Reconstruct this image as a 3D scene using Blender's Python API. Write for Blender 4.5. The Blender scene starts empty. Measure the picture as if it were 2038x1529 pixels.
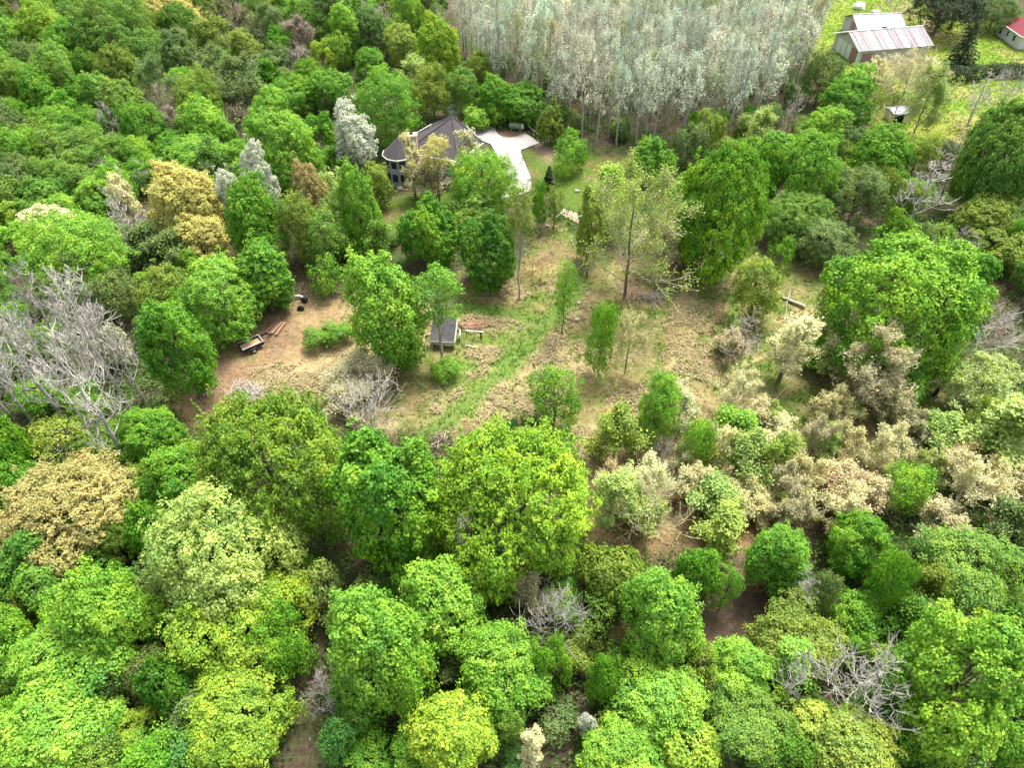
import bpy, bmesh, math, random
import numpy as np
from mathutils import Vector, Matrix

SC = bpy.context.scene
COL = SC.collection
# ------------------------------------------------------------------ camera
CAMH, FPX, IW, IH, TILT = 55.0, 1413.0, 2038.0, 1529.0, math.radians(45)
cam = bpy.data.cameras.new('camera')
cam.sensor_width = 36.0
cam.lens = 36.0 * FPX / IW
cam.clip_start, cam.clip_end = 0.5, 5000
camo = bpy.data.objects.new('camera', cam); COL.objects.link(camo)
camo.location = (0, 0, CAMH); camo.rotation_euler = (math.radians(90) - TILT, 0, 0)
SC.camera = camo
# ------------------------------------------------------------------ light
SUN_EL, SUN_AZ = math.radians(66), math.radians(35)      # azimuth from +Y (away from the camera) towards +X
world = bpy.data.worlds.new('World'); SC.world = world; world.use_nodes = True
wn = world.node_tree.nodes; wl = world.node_tree.links
sky = wn.new('ShaderNodeTexSky'); sky.sky_type = 'NISHITA'; sky.sun_disc = False
sky.sun_elevation = SUN_EL; sky.sun_rotation = SUN_AZ
sky.air_density = 1.0; sky.dust_density = 5.0; sky.ozone_density = 1.0
bg = wn['Background']; bg.inputs['Strength'].default_value = 0.15
hs = wn.new('ShaderNodeHueSaturation'); hs.inputs['Saturation'].default_value = 0.45      # thin bright overcast: a paler sky
wl.new(sky.outputs[0], hs.inputs['Color']); wl.new(hs.outputs[0], bg.inputs[0])
sun = bpy.data.lights.new('sun', 'SUN'); sun.energy = 2.4; sun.angle = math.radians(22); sun.color = (1.0, 0.95, 0.86)
suno = bpy.data.objects.new('sun', sun); COL.objects.link(suno)
sdir = Vector((math.sin(SUN_AZ) * math.cos(SUN_EL), math.cos(SUN_AZ) * math.cos(SUN_EL), math.sin(SUN_EL)))
suno.rotation_euler = sdir.to_track_quat('Z', 'Y').to_euler()
SC.view_settings.view_transform = 'Standard'; SC.view_settings.look = 'None'
SC.view_settings.exposure = 1.45; SC.view_settings.gamma = 1.0
SC.view_settings.use_curve_mapping = False
SC.cycles.max_bounces = 5; SC.cycles.diffuse_bounces = 3; SC.cycles.transmission_bounces = 3; SC.cycles.transparent_max_bounces = 4

# ------------------------------------------------------------------ photograph pixel -> place
def ray(px, py):
    u = (px - IW / 2) / FPX; v = (IH / 2 - py) / FPX
    c, s = math.cos(TILT), math.sin(TILT)
    return np.array([u, c + v * s, -s + v * c])
def P(px, py, z=0.0):
    d = ray(px, py); t = (z - CAMH) / d[2]
    return Vector((d[0] * t, d[1] * t, z))
def depth_of(p):
    return p[1] * math.cos(TILT) + (CAMH - p[2]) * math.sin(TILT)

# ------------------------------------------------------------------ mesh helpers
def mesh_np(name, verts, faces, mats, tint=None, mat_index=None, smooth=False, tris=None):
    me = bpy.data.meshes.new(name)
    nq = len(faces); nt = 0 if tris is None else len(tris)
    me.vertices.add(len(verts)); me.vertices.foreach_set('co', np.ascontiguousarray(verts, np.float32).ravel())
    loops = np.concatenate([np.asarray(faces, np.int32).ravel(), np.zeros(0, np.int32) if tris is None else np.asarray(tris, np.int32).ravel()])
    me.loops.add(len(loops)); me.loops.foreach_set('vertex_index', loops)
    me.polygons.add(nq + nt)
    st = np.concatenate([np.arange(nq) * 4, nq * 4 + np.arange(nt) * 3]).astype(np.int32)
    me.polygons.foreach_set('loop_start', st)
    me.polygons.foreach_set('loop_total', np.concatenate([np.full(nq, 4), np.full(nt, 3)]).astype(np.int32))
    if mat_index is not None: me.polygons.foreach_set('material_index', np.asarray(mat_index, np.int32))
    me.polygons.foreach_set('use_smooth', np.full(nq + nt, smooth))
    for m in mats: me.materials.append(m)
    if tint is not None:
        a = me.attributes.new('tint', 'FLOAT', 'POINT'); a.data.foreach_set('value', np.asarray(tint, np.float32))
    me.update(); me.validate()
    return me

def link(name, me, parent=None, color=None):
    o = bpy.data.objects.new(name, me); COL.objects.link(o)
    if parent is not None: o.parent = parent
    if color is not None: o.color = (*color, 1.0)
    return o
def tag(o, label, cat, group=None, kind=None):
    o['label'] = label; o['category'] = cat
    if group: o['group'] = group
    if kind: o['kind'] = kind
    return o
def thing(name, label, cat, loc=(0, 0, 0), rotz=0.0, group=None):
    o = bpy.data.objects.new(name, None); COL.objects.link(o)
    o.location = loc; o.rotation_euler = (0, 0, rotz); o.empty_display_size = 0.3
    return tag(o, label, cat, group)

class MB:
    """collects plain solids into ONE mesh object"""
    def __init__(s): s.v = []; s.f = []
    def add(s, vs, fs):
        n = len(s.v); s.v += [tuple(v) for v in vs]; s.f += [tuple(i + n for i in f) for f in fs]; return s
    def box(s, c, size, rz=0.0, rx=0.0, ry=0.0):
        M = Matrix.Translation(Vector(c)) @ Matrix.Rotation(rz, 4, 'Z') @ Matrix.Rotation(ry, 4, 'Y') @ Matrix.Rotation(rx, 4, 'X')
        x, y, z = size[0] / 2, size[1] / 2, size[2] / 2
        vs = [M @ Vector(p) for p in [(-x,-y,-z),(x,-y,-z),(x,y,-z),(-x,y,-z),(-x,-y,z),(x,-y,z),(x,y,z),(-x,y,z)]]
        return s.add(vs, [(3,2,1,0),(4,5,6,7),(0,1,5,4),(1,2,6,5),(2,3,7,6),(3,0,4,7)])
    def bar(s, a, b, r, r2=None, n=6, flat=1.0):
        a, b = Vector(a), Vector(b); r2 = r if r2 is None else r2
        d = (b - a).normalized(); q = d.to_track_quat('Z', 'Y').to_matrix()
        vs = []
        for p, rr in ((a, r), (b, r2)):
            for i in range(n):
                t = 2 * math.pi * i / n
                vs.append(p + q @ Vector((rr * math.cos(t), rr * flat * math.sin(t), 0)))
        fs = [(i, (i + 1) % n, n + (i + 1) % n, n + i) for i in range(n)]
        fs += [tuple(reversed(range(n))), tuple(range(n, 2 * n))]
        return s.add(vs, fs)
    def prism(s, poly, z0, z1):
        n = len(poly)
        vs = [(p[0], p[1], z0) for p in poly] + [(p[0], p[1], z1) for p in poly]
        fs = [(i, (i + 1) % n, n + (i + 1) % n, n + i) for i in range(n)] + [tuple(reversed(range(n))), tuple(range(n, 2 * n))]
        return s.add(vs, fs)
    def slab(s, quad, th):
        """a quad (list of points) given thickness th downwards along its normal"""
        q = [Vector(p) for p in quad]; nrm = (q[1] - q[0]).cross(q[2] - q[0]).normalized()
        if nrm.z < 0: nrm = -nrm
        n = len(q); vs = q + [p - nrm * th for p in q]
        return s.add(vs, [tuple(range(n)), tuple(reversed(range(n, 2 * n)))] + [(i, n + i, n + (i + 1) % n, (i + 1) % n) for i in range(n)])
    def build(s, name, m, parent=None, color=None, smooth=False):
        me = bpy.data.meshes.new(name); me.from_pydata(s.v, [], s.f); me.materials.append(m)
        bm = bmesh.new(); bm.from_mesh(me); bmesh.ops.recalc_face_normals(bm, faces=bm.faces); bm.to_mesh(me); bm.free()
        if smooth:
            for p in me.polygons: p.use_smooth = True
        return link(name, me, parent, color)

# ------------------------------------------------------------------ materials
def new_mat(name):
    m = bpy.data.materials.new(name); m.use_nodes = True
    nt = m.node_tree; nt.nodes.clear()
    out = nt.nodes.new('ShaderNodeOutputMaterial')
    return m, nt, out
def N(nt, t, **kw):
    n = nt.nodes.new(t)
    for k, v in kw.items(): setattr(n, k, v)
    return n
def math_node(nt, op, a, b):
    n = N(nt, 'ShaderNodeMath', operation=op)
    for i, x in enumerate((a, b)):
        if isinstance(x, (int, float)): n.inputs[i].default_value = x
        else: nt.links.new(x, n.inputs[i])
    return n.outputs[0]
def mixc(nt, fac, a, b, blend='MIX'):
    n = N(nt, 'ShaderNodeMix', data_type='RGBA', blend_type=blend)
    for sock, x in ((n.inputs[0], fac), (n.inputs[6], a), (n.inputs[7], b)):
        if isinstance(x, (int, float)): sock.default_value = x
        elif isinstance(x, tuple): sock.default_value = (*x, 1.0) if len(x) == 3 else x
        else: nt.links.new(x, sock)
    return n.outputs[2]

def foliage_mat(name, transl=0.35):
    m, nt, out = new_mat(name)
    oi = N(nt, 'ShaderNodeObjectInfo')
    at = N(nt, 'ShaderNodeAttribute', attribute_name='tint')
    f = at.outputs['Fac']
    val = math_node(nt, 'MULTIPLY_ADD', f, 0.62); val.node.inputs[2].default_value = 0.62
    hsv = N(nt, 'ShaderNodeHueSaturation')
    hue = math_node(nt, 'MULTIPLY_ADD', f, -0.045); hue.node.inputs[2].default_value = 0.5225
    nt.links.new(hue, hsv.inputs['Hue']); nt.links.new(val, hsv.inputs['Value'])
    nt.links.new(oi.outputs['Color'], hsv.inputs['Color'])
    tc = N(nt, 'ShaderNodeTexCoord'); no = N(nt, 'ShaderNodeTexNoise'); no.inputs['Scale'].default_value = 0.42; no.inputs['Detail'].default_value = 3
    ad = N(nt, 'ShaderNodeVectorMath', operation='ADD'); sc3 = N(nt, 'ShaderNodeVectorMath', operation='SCALE'); sc3.inputs[3].default_value = 31.0
    cmb = N(nt, 'ShaderNodeCombineXYZ'); nt.links.new(oi.outputs['Random'], cmb.inputs[0]); nt.links.new(cmb.outputs[0], sc3.inputs[0])
    nt.links.new(tc.outputs['Object'], ad.inputs[0]); nt.links.new(sc3.outputs[0], ad.inputs[1]); nt.links.new(ad.outputs[0], no.inputs['Vector'])
    h2 = math_node(nt, 'MULTIPLY_ADD', no.outputs['Fac'], -0.07); h2.node.inputs[2].default_value = 0.040
    nt.links.new(math_node(nt, 'ADD', hue, h2), hsv.inputs['Hue'])
    v2 = math_node(nt, 'MULTIPLY_ADD', no.outputs['Fac'], 0.7); v2.node.inputs[2].default_value = 0.65
    nt.links.new(math_node(nt, 'MULTIPLY', val, v2), hsv.inputs['Value'])
    d = N(nt, 'ShaderNodeBsdfDiffuse'); t = N(nt, 'ShaderNodeBsdfTranslucent'); g = N(nt, 'ShaderNodeBsdfGlossy')
    g.inputs['Roughness'].default_value = 0.5; g.inputs['Color'].default_value = (0.8, 0.9, 0.8, 1)
    nt.links.new(hsv.outputs[0], d.inputs[0]); nt.links.new(hsv.outputs[0], t.inputs[0])
    ms = N(nt, 'ShaderNodeMixShader'); ms.inputs[0].default_value = transl
    nt.links.new(d.outputs[0], ms.inputs[1]); nt.links.new(t.outputs[0], ms.inputs[2])
    m2 = N(nt, 'ShaderNodeMixShader'); m2.inputs[0].default_value = 0.025
    nt.links.new(ms.outputs[0], m2.inputs[1]); nt.links.new(g.outputs[0], m2.inputs[2])
    nt.links.new(m2.outputs[0], out.inputs[0])
    return m
def pbr(name, col, rough=0.7, var=0.25, scale=3.0, col2=None, metal=0.0, objcol=False, stretch=(1, 1, 1), bump=0.0, spec=0.3):
    m, nt, out = new_mat(name)
    b = N(nt, 'ShaderNodeBsdfPrincipled'); b.inputs['Roughness'].default_value = rough; b.inputs['Metallic'].default_value = metal
    b.inputs['Specular IOR Level'].default_value = spec
    tc = N(nt, 'ShaderNodeTexCoord'); mp = N(nt, 'ShaderNodeMapping'); mp.inputs['Scale'].default_value = stretch
    nt.links.new(tc.outputs['Object'], mp.inputs[0])
    no = N(nt, 'ShaderNodeTexNoise'); no.inputs['Scale'].default_value = scale; no.inputs['Detail'].default_value = 6; no.inputs['Roughness'].default_value = 0.65
    nt.links.new(mp.outputs[0], no.inputs['Vector'])
    r = N(nt, 'ShaderNodeMapRange'); r.inputs[1].default_value = 0.3; r.inputs[2].default_value = 0.7
    nt.links.new(no.outputs['Fac'], r.inputs[0])
    if objcol:
        base = N(nt, 'ShaderNodeObjectInfo').outputs['Color']
        dark = mixc(nt, 1.0, base, (1 - var, 1 - var, 1 - var), 'MULTIPLY')
        lite = mixc(nt, 1.0, base, (1 + var, 1 + var, 1 + var), 'MULTIPLY')
        c = mixc(nt, r.outputs[0], dark, lite)
    else:
        c2 = col2 if col2 else tuple(min(1, x * (1 + var)) for x in col)
        c1 = col if col2 else tuple(x * (1 - var) for x in col)
        c = mixc(nt, r.outputs[0], c1, c2)
    nt.links.new(c, b.inputs['Base Color'])
    if bump:
        bp = N(nt, 'ShaderNodeBump'); bp.inputs['Strength'].default_value = bump; bp.inputs['Distance'].default_value = 0.03
        nt.links.new(no.outputs['Fac'], bp.inputs['Height']); nt.links.new(bp.outputs[0], b.inputs['Normal'])
    nt.links.new(b.outputs[0], out.inputs[0])
    return m

FOL = foliage_mat('foliage', 0.30)
NEEDLE = foliage_mat('needles', 0.12)
BARK = pbr('bark', None, 0.9, 0.4, 2.5, objcol=True, stretch=(3, 3, 0.6), bump=0.4)
TWIG = pbr('twig_bark', (0.40, 0.355, 0.28), 0.9, 0.3, 1.5)

# ------------------------------------------------------------------ ground cover colours
def vnoise(x, y, seed, scale):
    x = x / scale; y = y / scale
    xi = np.floor(x).astype(np.int64); yi = np.floor(y).astype(np.int64); fx = x - xi; fy = y - yi
    fx = fx * fx * (3 - 2 * fx); fy = fy * fy * (3 - 2 * fy)
    def h(a, b):
        n = (a * 374761393 + b * 668265263 + seed * 974634777) & 0xffffffff
        n = ((n ^ (n >> 13)) * 1274126177) & 0xffffffff
        return ((n ^ (n >> 16)) & 0xffff) / 65535.0
    return (h(xi, yi) * (1 - fx) + h(xi + 1, yi) * fx) * (1 - fy) + (h(xi, yi + 1) * (1 - fx) + h(xi + 1, yi + 1) * fx) * fy
def fbm(x, y, seed, scale, oct=4):
    a = 0; w = 0.5; t = 0
    for i in range(oct):
        a = a + w * vnoise(x, y, seed + i * 7, scale); t += w; w *= 0.55; scale *= 0.5
    return a / t
def sdf_poly(x, y, poly):
    """signed distance, positive inside"""
    d = np.full(x.shape, 1e9); inside = np.zeros(x.shape, bool); n = len(poly)
    for i in range(n):
        ax, ay = poly[i][0], poly[i][1]; bx, by = poly[(i + 1) % n][0], poly[(i + 1) % n][1]
        ex, ey = bx - ax, by - ay; t = np.clip(((x - ax) * ex + (y - ay) * ey) / (ex * ex + ey * ey + 1e-9), 0, 1)
        d = np.minimum(d, np.hypot(x - ax - t * ex, y - ay - t * ey))
        cr = ((ay > y) != (by > y)) & (x < (bx - ax) * (y - ay) / (by - ay + 1e-12) + ax)
        inside ^= cr
    return np.where(inside, d, -d)
def sdf_line(x, y, pts):
    d = np.full(x.shape, 1e9)
    for a, b in zip(pts[:-1], pts[1:]):
        ex, ey = b[0] - a[0], b[1] - a[1]; t = np.clip(((x - a[0]) * ex + (y - a[1]) * ey) / (ex * ex + ey * ey + 1e-9), 0, 1)
        d = np.minimum(d, np.hypot(x - a[0] - t * ex, y - a[1] - t * ey))
    return d
def sstep(a, b, x):
    t = np.clip((x - a) / (b - a), 0, 1); return t * t * (3 - 2 * t)
def gp(pts): return [P(x, y) for x, y in pts]

CLEAR = gp([(335,805),(385,755),(440,700),(510,650),(575,585),(690,590),(850,552),(1000,556),(1050,500),(1100,430),(1170,480),(1330,530),(1500,515),(1640,520),
            (1660,640),(1650,730),(1880,730),(1905,880),(1800,1000),(1600,1095),(1420,1130),(1250,1120),(1170,1090),(1130,900),(1040,890),(860,880),(700,880),(560,860),(380,885)])
LAWN = gp([(1600,115),(1640,-20),(1820,-10),(1870,35),(2100,70),(2100,250),(1960,285),(1800,300),(1745,270),(1735,180),(1650,150)])
YARD = gp([(1040,300),(1080,280),(1180,300),(1310,330),(1320,380),(1230,410),(1150,440),(1080,380),(1050,350)])
FRONTYARD = gp([(790,380),(880,372),(1000,400),(1020,460),(900,470),(790,470),(740,420)])
BROWN = gp([(335,805),(385,755),(440,700),(510,650),(575,585),(690,590),(700,700),(660,740),(560,780),(470,860),(380,900)])
RUST = gp([(1170,1090),(1150,930),(1260,900),(1450,880),(1560,930),(1750,930),(1780,1060),(1600,1100),(1420,1130),(1250,1120)])
GREENMID = gp([(860,600),(1000,600),(1040,630),(1090,640),(1060,690),(1000,740),(930,790),(850,830),(830,760),(880,720),(900,690)])
PATH = gp([(820,880),(880,845),(930,800),(985,752),(1030,710),(1065,668),(1110,622),(1135,590),(1150,560)])
PATH2 = gp([(1110,640),(1050,628),(980,618),(915,608)])
STRAW = [(990,800,5),(1000,775,3),(975,748,2.4),(905,825,2.2),(880,800,2),(1000,650,2.4),(1120,720,4),(1085,770,3),(1130,640,2.4),(960,705,2.0),(940,645,2.4),(1010,580,3),(880,870,1.6),
         (1100,690,3.0),(1150,600,3),(700,735,5),(640,745,4),(560,760,4),(1060,735,3),(1180,900,4),(1190,860,2),(1250,790,3),(1380,640,4),(1400,720,5),(1700,840,3),(1830,890,4)]
def cover(x, y):
    n1 = fbm(x, y, 3, 6.0, 5); n2 = fbm(x, y, 11, 1.6, 4); n3 = fbm(x, y, 23, 14.0, 4); n4 = fbm(x, y, 37, 0.9, 3)
    def mix(c, col, m): return c * (1 - m[:, None]) + np.array(col)[None] * m[:, None]
    c = np.tile(np.array([0.085, 0.062, 0.042]), (len(x), 1))
    c = mix(c, (0.045, 0.085, 0.018), sstep(0.42, 0.62, n1 * 0.6 + n2 * 0.4))
    c = mix(c, (0.11, 0.08, 0.055), sstep(0.58, 0.72, n3) * 0.5)
    w = (n1 - 0.5) * 9 + (n2 - 0.5) * 3
    cl = sstep(-1.5, 1.5, sdf_poly(x, y, CLEAR) + w)
    tan = np.tile(np.array([0.235, 0.195, 0.082]), (len(x), 1))
    tan = mix(tan, (0.105, 0.155, 0.030), sstep(0.32, 0.60, n2 * 0.45 + n1 * 0.55))
    tan = mix(tan, (0.35, 0.275, 0.14), sstep(0.55, 0.7, fbm(x, y, 51, 2.2, 4)) * 0.8)
    tan = mix(tan, (0.20, 0.145, 0.075), sstep(0.54, 0.8, fbm(x, y, 57, 5.0, 3)) * 0.45)
    br = sstep(-2, 2, sdf_poly(x, y, BROWN) + w * 0.5)
    b = np.tile(np.array([0.235, 0.155, 0.09]), (len(x), 1))
    b = mix(b, (0.30, 0.215, 0.11), sstep(0.42, 0.66, n1)); b = mix(b, (0.13, 0.13, 0.04), sstep(0.55, 0.7, n2) * 0.55); b = mix(b, (0.14, 0.085, 0.06), sstep(0.52, 0.66, n3) * 0.6)
    tan = tan * (1 - br[:, None]) + b * br[:, None]
    ru = sstep(-3, 3, sdf_poly(x, y, RUST) + w)
    r = mix(np.tile(np.array([0.26, 0.15, 0.085]), (len(x), 1)), (0.29, 0.19, 0.10), sstep(0.45, 0.6, n2)); r = mix(r, (0.09, 0.11, 0.03), sstep(0.56, 0.68, n1) * 0.7)
    tan = tan * (1 - ru[:, None]) + r * ru[:, None]
    gm = sstep(-2, 2, sdf_poly(x, y, GREENMID) + w * 0.6)
    tan = mix(tan, (0.12, 0.19, 0.032), gm * sstep(0.36, 0.55, n2 * 0.6 + n4 * 0.4) * 0.9)
    pa = np.minimum(sdf_line(x, y, PATH), sdf_line(x, y, PATH2) + 0.2)
    for sx, sy, sr in STRAW:
        p = P(sx, sy); d = np.hypot(x - p.x, (y - p.y) * 1.2)
        m = (1 - sstep(sr * 0.4, sr * 1.1, d + (n2 - 0.5) * sr * 1.8)) * sstep(0.3, 0.55, n4 * 0.6 + n2 * 0.4)
        tan = mix(tan, (0.40, 0.31, 0.16), m * 0.7)
    tan = mix(tan, (0.095, 0.175, 0.028), (1 - sstep(0.5, 1.9, pa + (n2 - 0.5) * 1.6)) * 0.85)
    c = c * (1 - cl[:, None]) + tan * cl[:, None]
    la = sstep(-2, 2, sdf_poly(x, y, LAWN) + w * 0.7)
    l = mix(np.tile(np.array([0.20, 0.26, 0.036]), (len(x), 1)), (0.13, 0.235, 0.026), sstep(0.42, 0.6, n3 * 0.6 + n1 * 0.4)); l = mix(l, (0.28, 0.245, 0.09), sstep(0.52, 0.66, n1) * 0.7)
    low = 1 - sstep(118, 128, y + (n1 - 0.5) * 8)
    l = mix(l, (0.21, 0.215, 0.045), low * 0.7); l = mix(l, (0.31, 0.245, 0.12), low * sstep(0.5, 0.64, n2 * 0.4 + n1 * 0.6) * 0.6)
    for pts in ([(1870,66),(1845,62),(1838,52),(1850,40),(1880,33),(1905,30)], [(1845,60),(1872,68)]):
        d = sdf_line(x, y, gp(pts)); l = mix(l, (0.42, 0.32, 0.21), 1 - sstep(0.8, 1.8, d + (n2 - 0.5)))
    c = c * (1 - la[:, None]) + l * la[:, None]
    for poly in (YARD, FRONTYARD):
        ya = sstep(-2, 2, sdf_poly(x, y, poly) + w * 0.5)
        g = mix(np.tile(np.array([0.085, 0.14, 0.022]), (len(x), 1)), (0.15, 0.13, 0.05), sstep(0.5, 0.65, n1))
        c = c * (1 - ya[:, None]) + g * ya[:, None]
    d = sdf_poly(x, y, gp([(1060,290),(1080,283),(1105,305),(1090,318)])); c = mix(c, (0.26, 0.19, 0.13), sstep(-2, 1, d + (n2 - 0.5) * 3))
    d = sdf_poly(x, y, gp([(985,256),(1045,262),(1028,272),(1013,275),(997,272)])); c = mix(c, (0.22, 0.15, 0.09), sstep(-1.5, 1, d + (n2 - 0.5) * 2))
    d = sdf_poly(x, y, gp([(640,30),(690,20),(700,130),(660,150)])); c = mix(c, (0.10, 0.16, 0.025), sstep(-2, 2, d + (n2 - 0.5) * 3))
    return np.clip(c * 0.80, 0, 1)
def ground_z(x, y):
    return (fbm(x, y, 91, 5.0, 3) - 0.5) * 0.18 + (fbm(x, y, 97, 1.6, 2) - 0.5) * 0.03 - 0.06

def axis(a, b, step, far):
    core = np.arange(a, b + step * 0.5, step); out = step; lo = []; v = a
    while v > a - far: out *= 1.35; v -= out; lo.append(v)
    out = step; hi = []; v = b
    while v < b + far: out *= 1.35; v += out; hi.append(v)
    return np.concatenate([np.array(lo[::-1]), core, np.array(hi)])
gx = axis(-105, 140, 0.76, 1500); gy = axis(8, 188, 0.76, 2500)
X, Y = np.meshgrid(gx, gy); xs = X.ravel(); ys = Y.ravel()
nx, ny = len(gx), len(gy)
idx = np.arange(nx * ny).reshape(ny, nx)
gq = np.stack([idx[:-1, :-1], idx[:-1, 1:], idx[1:, 1:], idx[1:, :-1]], -1).reshape(-1, 4)
def ground_mat():
    m, nt, out = new_mat('ground_cover')
    b = N(nt, 'ShaderNodeBsdfPrincipled'); b.inputs['Roughness'].default_value = 0.95; b.inputs['Specular IOR Level'].default_value = 0.1
    at = N(nt, 'ShaderNodeAttribute', attribute_name='cover'); tc = N(nt, 'ShaderNodeTexCoord')
    c = at.outputs['Color']; hs = []
    for sc_, lo, hi in ((2.2, 0.62, 1.42), (9.0, 0.6, 1.45)):
        no = N(nt, 'ShaderNodeTexNoise'); no.inputs['Scale'].default_value = sc_; no.inputs['Detail'].default_value = 7; no.inputs['Roughness'].default_value = 0.7
        nt.links.new(tc.outputs['Object'], no.inputs['Vector'])
        r = N(nt, 'ShaderNodeMapRange'); r.inputs[1].default_value = 0.32; r.inputs[2].default_value = 0.68; r.inputs[3].default_value = lo; r.inputs[4].default_value = hi
        nt.links.new(no.outputs['Fac'], r.inputs[0])
        c = mixc(nt, 1.0, c, r.outputs[0], 'MULTIPLY'); hs.append(no.outputs['Fac'])
    bp = N(nt, 'ShaderNodeBump'); bp.inputs['Strength'].default_value = 0.5; bp.inputs['Distance'].default_value = 0.05
    nt.links.new(hs[1], bp.inputs['Height']); nt.links.new(bp.outputs[0], b.inputs['Normal'])
    nt.links.new(c, b.inputs['Base Color']); nt.links.new(b.outputs[0], out.inputs[0])
    return m
gme = mesh_np('ground', np.stack([xs, ys, ground_z(xs, ys)], -1), gq, [ground_mat()], smooth=True)
ga = gme.attributes.new('cover', 'FLOAT_COLOR', 'POINT')
ga.data.foreach_set('color', np.concatenate([cover(xs, ys), np.ones((len(xs), 1))], 1).astype(np.float32).ravel())
ground = link('ground', gme); ground['kind'] = 'structure'; ground['label'] = 'mottled forest floor, dry clearing and grassy ground'
# ------------------------------------------------------------------ tree prototypes (meshes shared by the individual trees)
def unit(v): return v / (np.linalg.norm(v, axis=-1, keepdims=True) + 1e-9)
def rdirs(rng, n): return unit(rng.normal(size=(n, 3)))
def cards(rng, pos, nrm, L, Wd, direc=None, fold=0.12):
    """one small folded leaf-spray face per point"""
    n = len(pos); nrm = unit(nrm)
    d = rng.normal(size=(n, 3)) if direc is None else direc + rng.normal(size=(n, 3)) * 0.25
    t = unit(d - nrm * np.sum(d * nrm, 1, keepdims=True)); b = np.cross(nrm, t)
    L = np.broadcast_to(L, (n,))[:, None]; Wd = np.broadcast_to(Wd, (n,))[:, None]
    v = np.stack([pos - t * L * 0.5, pos + b * Wd * 0.5 + nrm * L * fold + t * L * 0.08, pos + t * L * 0.5 - nrm * L * 0.06, pos - b * Wd * 0.5 + nrm * L * fold + t * L * 0.08], 1)
    return v.reshape(-1, 3), (np.arange(n * 4).reshape(n, 4))
def tubes(segs, k):
    """segs: (p0, p1, r0, r1) -> k-sided tapered tubes"""
    if not segs: return np.zeros((0, 3)), np.zeros((0, 4), int)
    a = np.array([s[0] for s in segs], float); b = np.array([s[1] for s in segs], float)
    r0 = np.array([s[2] for s in segs]); r1 = np.array([s[3] for s in segs])
    d = unit(b - a); ref = np.where(np.abs(d[:, 2:3]) > 0.9, np.array([[1., 0, 0]]), np.array([[0, 0, 1.]]))
    u = unit(np.cross(d, ref)); w = np.cross(d, u); n = len(segs)
    an = np.arange(k) * 2 * np.pi / k
    ring = np.cos(an)[None, :, None] * u[:, None, :] + np.sin(an)[None, :, None] * w[:, None, :]
    v = np.concatenate([a[:, None] + ring * r0[:, None, None], b[:, None] + ring * r1[:, None, None]], 1).reshape(-1, 3)
    i = np.arange(k); j = (i + 1) % k
    f = np.stack([i, j, k + j, k + i], -1)[None] + (np.arange(n) * 2 * k)[:, None, None]
    return v, f.reshape(-1, 4)
def polyline(rng, a, b, n, wob, sag=0.0):
    a = np.asarray(a, float); b = np.asarray(b, float); ln = np.linalg.norm(b - a)
    pts = [a + (b - a) * t for t in np.linspace(0, 1, n + 1)]
    for i in range(1, n):
        pts[i] = pts[i] + rng.normal(size=3) * wob * ln + np.array([0, 0, -sag * ln * math.sin(math.pi * i / n)])
    return pts
def segs_of(pts, r0, r1):
    n = len(pts) - 1
    return [(pts[i], pts[i + 1], r0 + (r1 - r0) * i / n, r0 + (r1 - r0) * (i + 1) / n) for i in range(n)]
def envelope(rng, nl, amp):
    L = rdirs(rng, nl); L[:, 2] = np.abs(L[:, 2]) * 0.9 - 0.15; L = unit(L)
    A = rng.uniform(0.3, 1.0, nl) * amp; K = rng.uniform(5, 14, nl)
    def f(d):
        e = np.exp(K[None] * (d @ L.T - 1)); return 0.86 - amp * 0.35 + np.max(e * A[None], 1) + 0.25 * np.sum(e * A[None], 1) * 0.5
    return f

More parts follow.
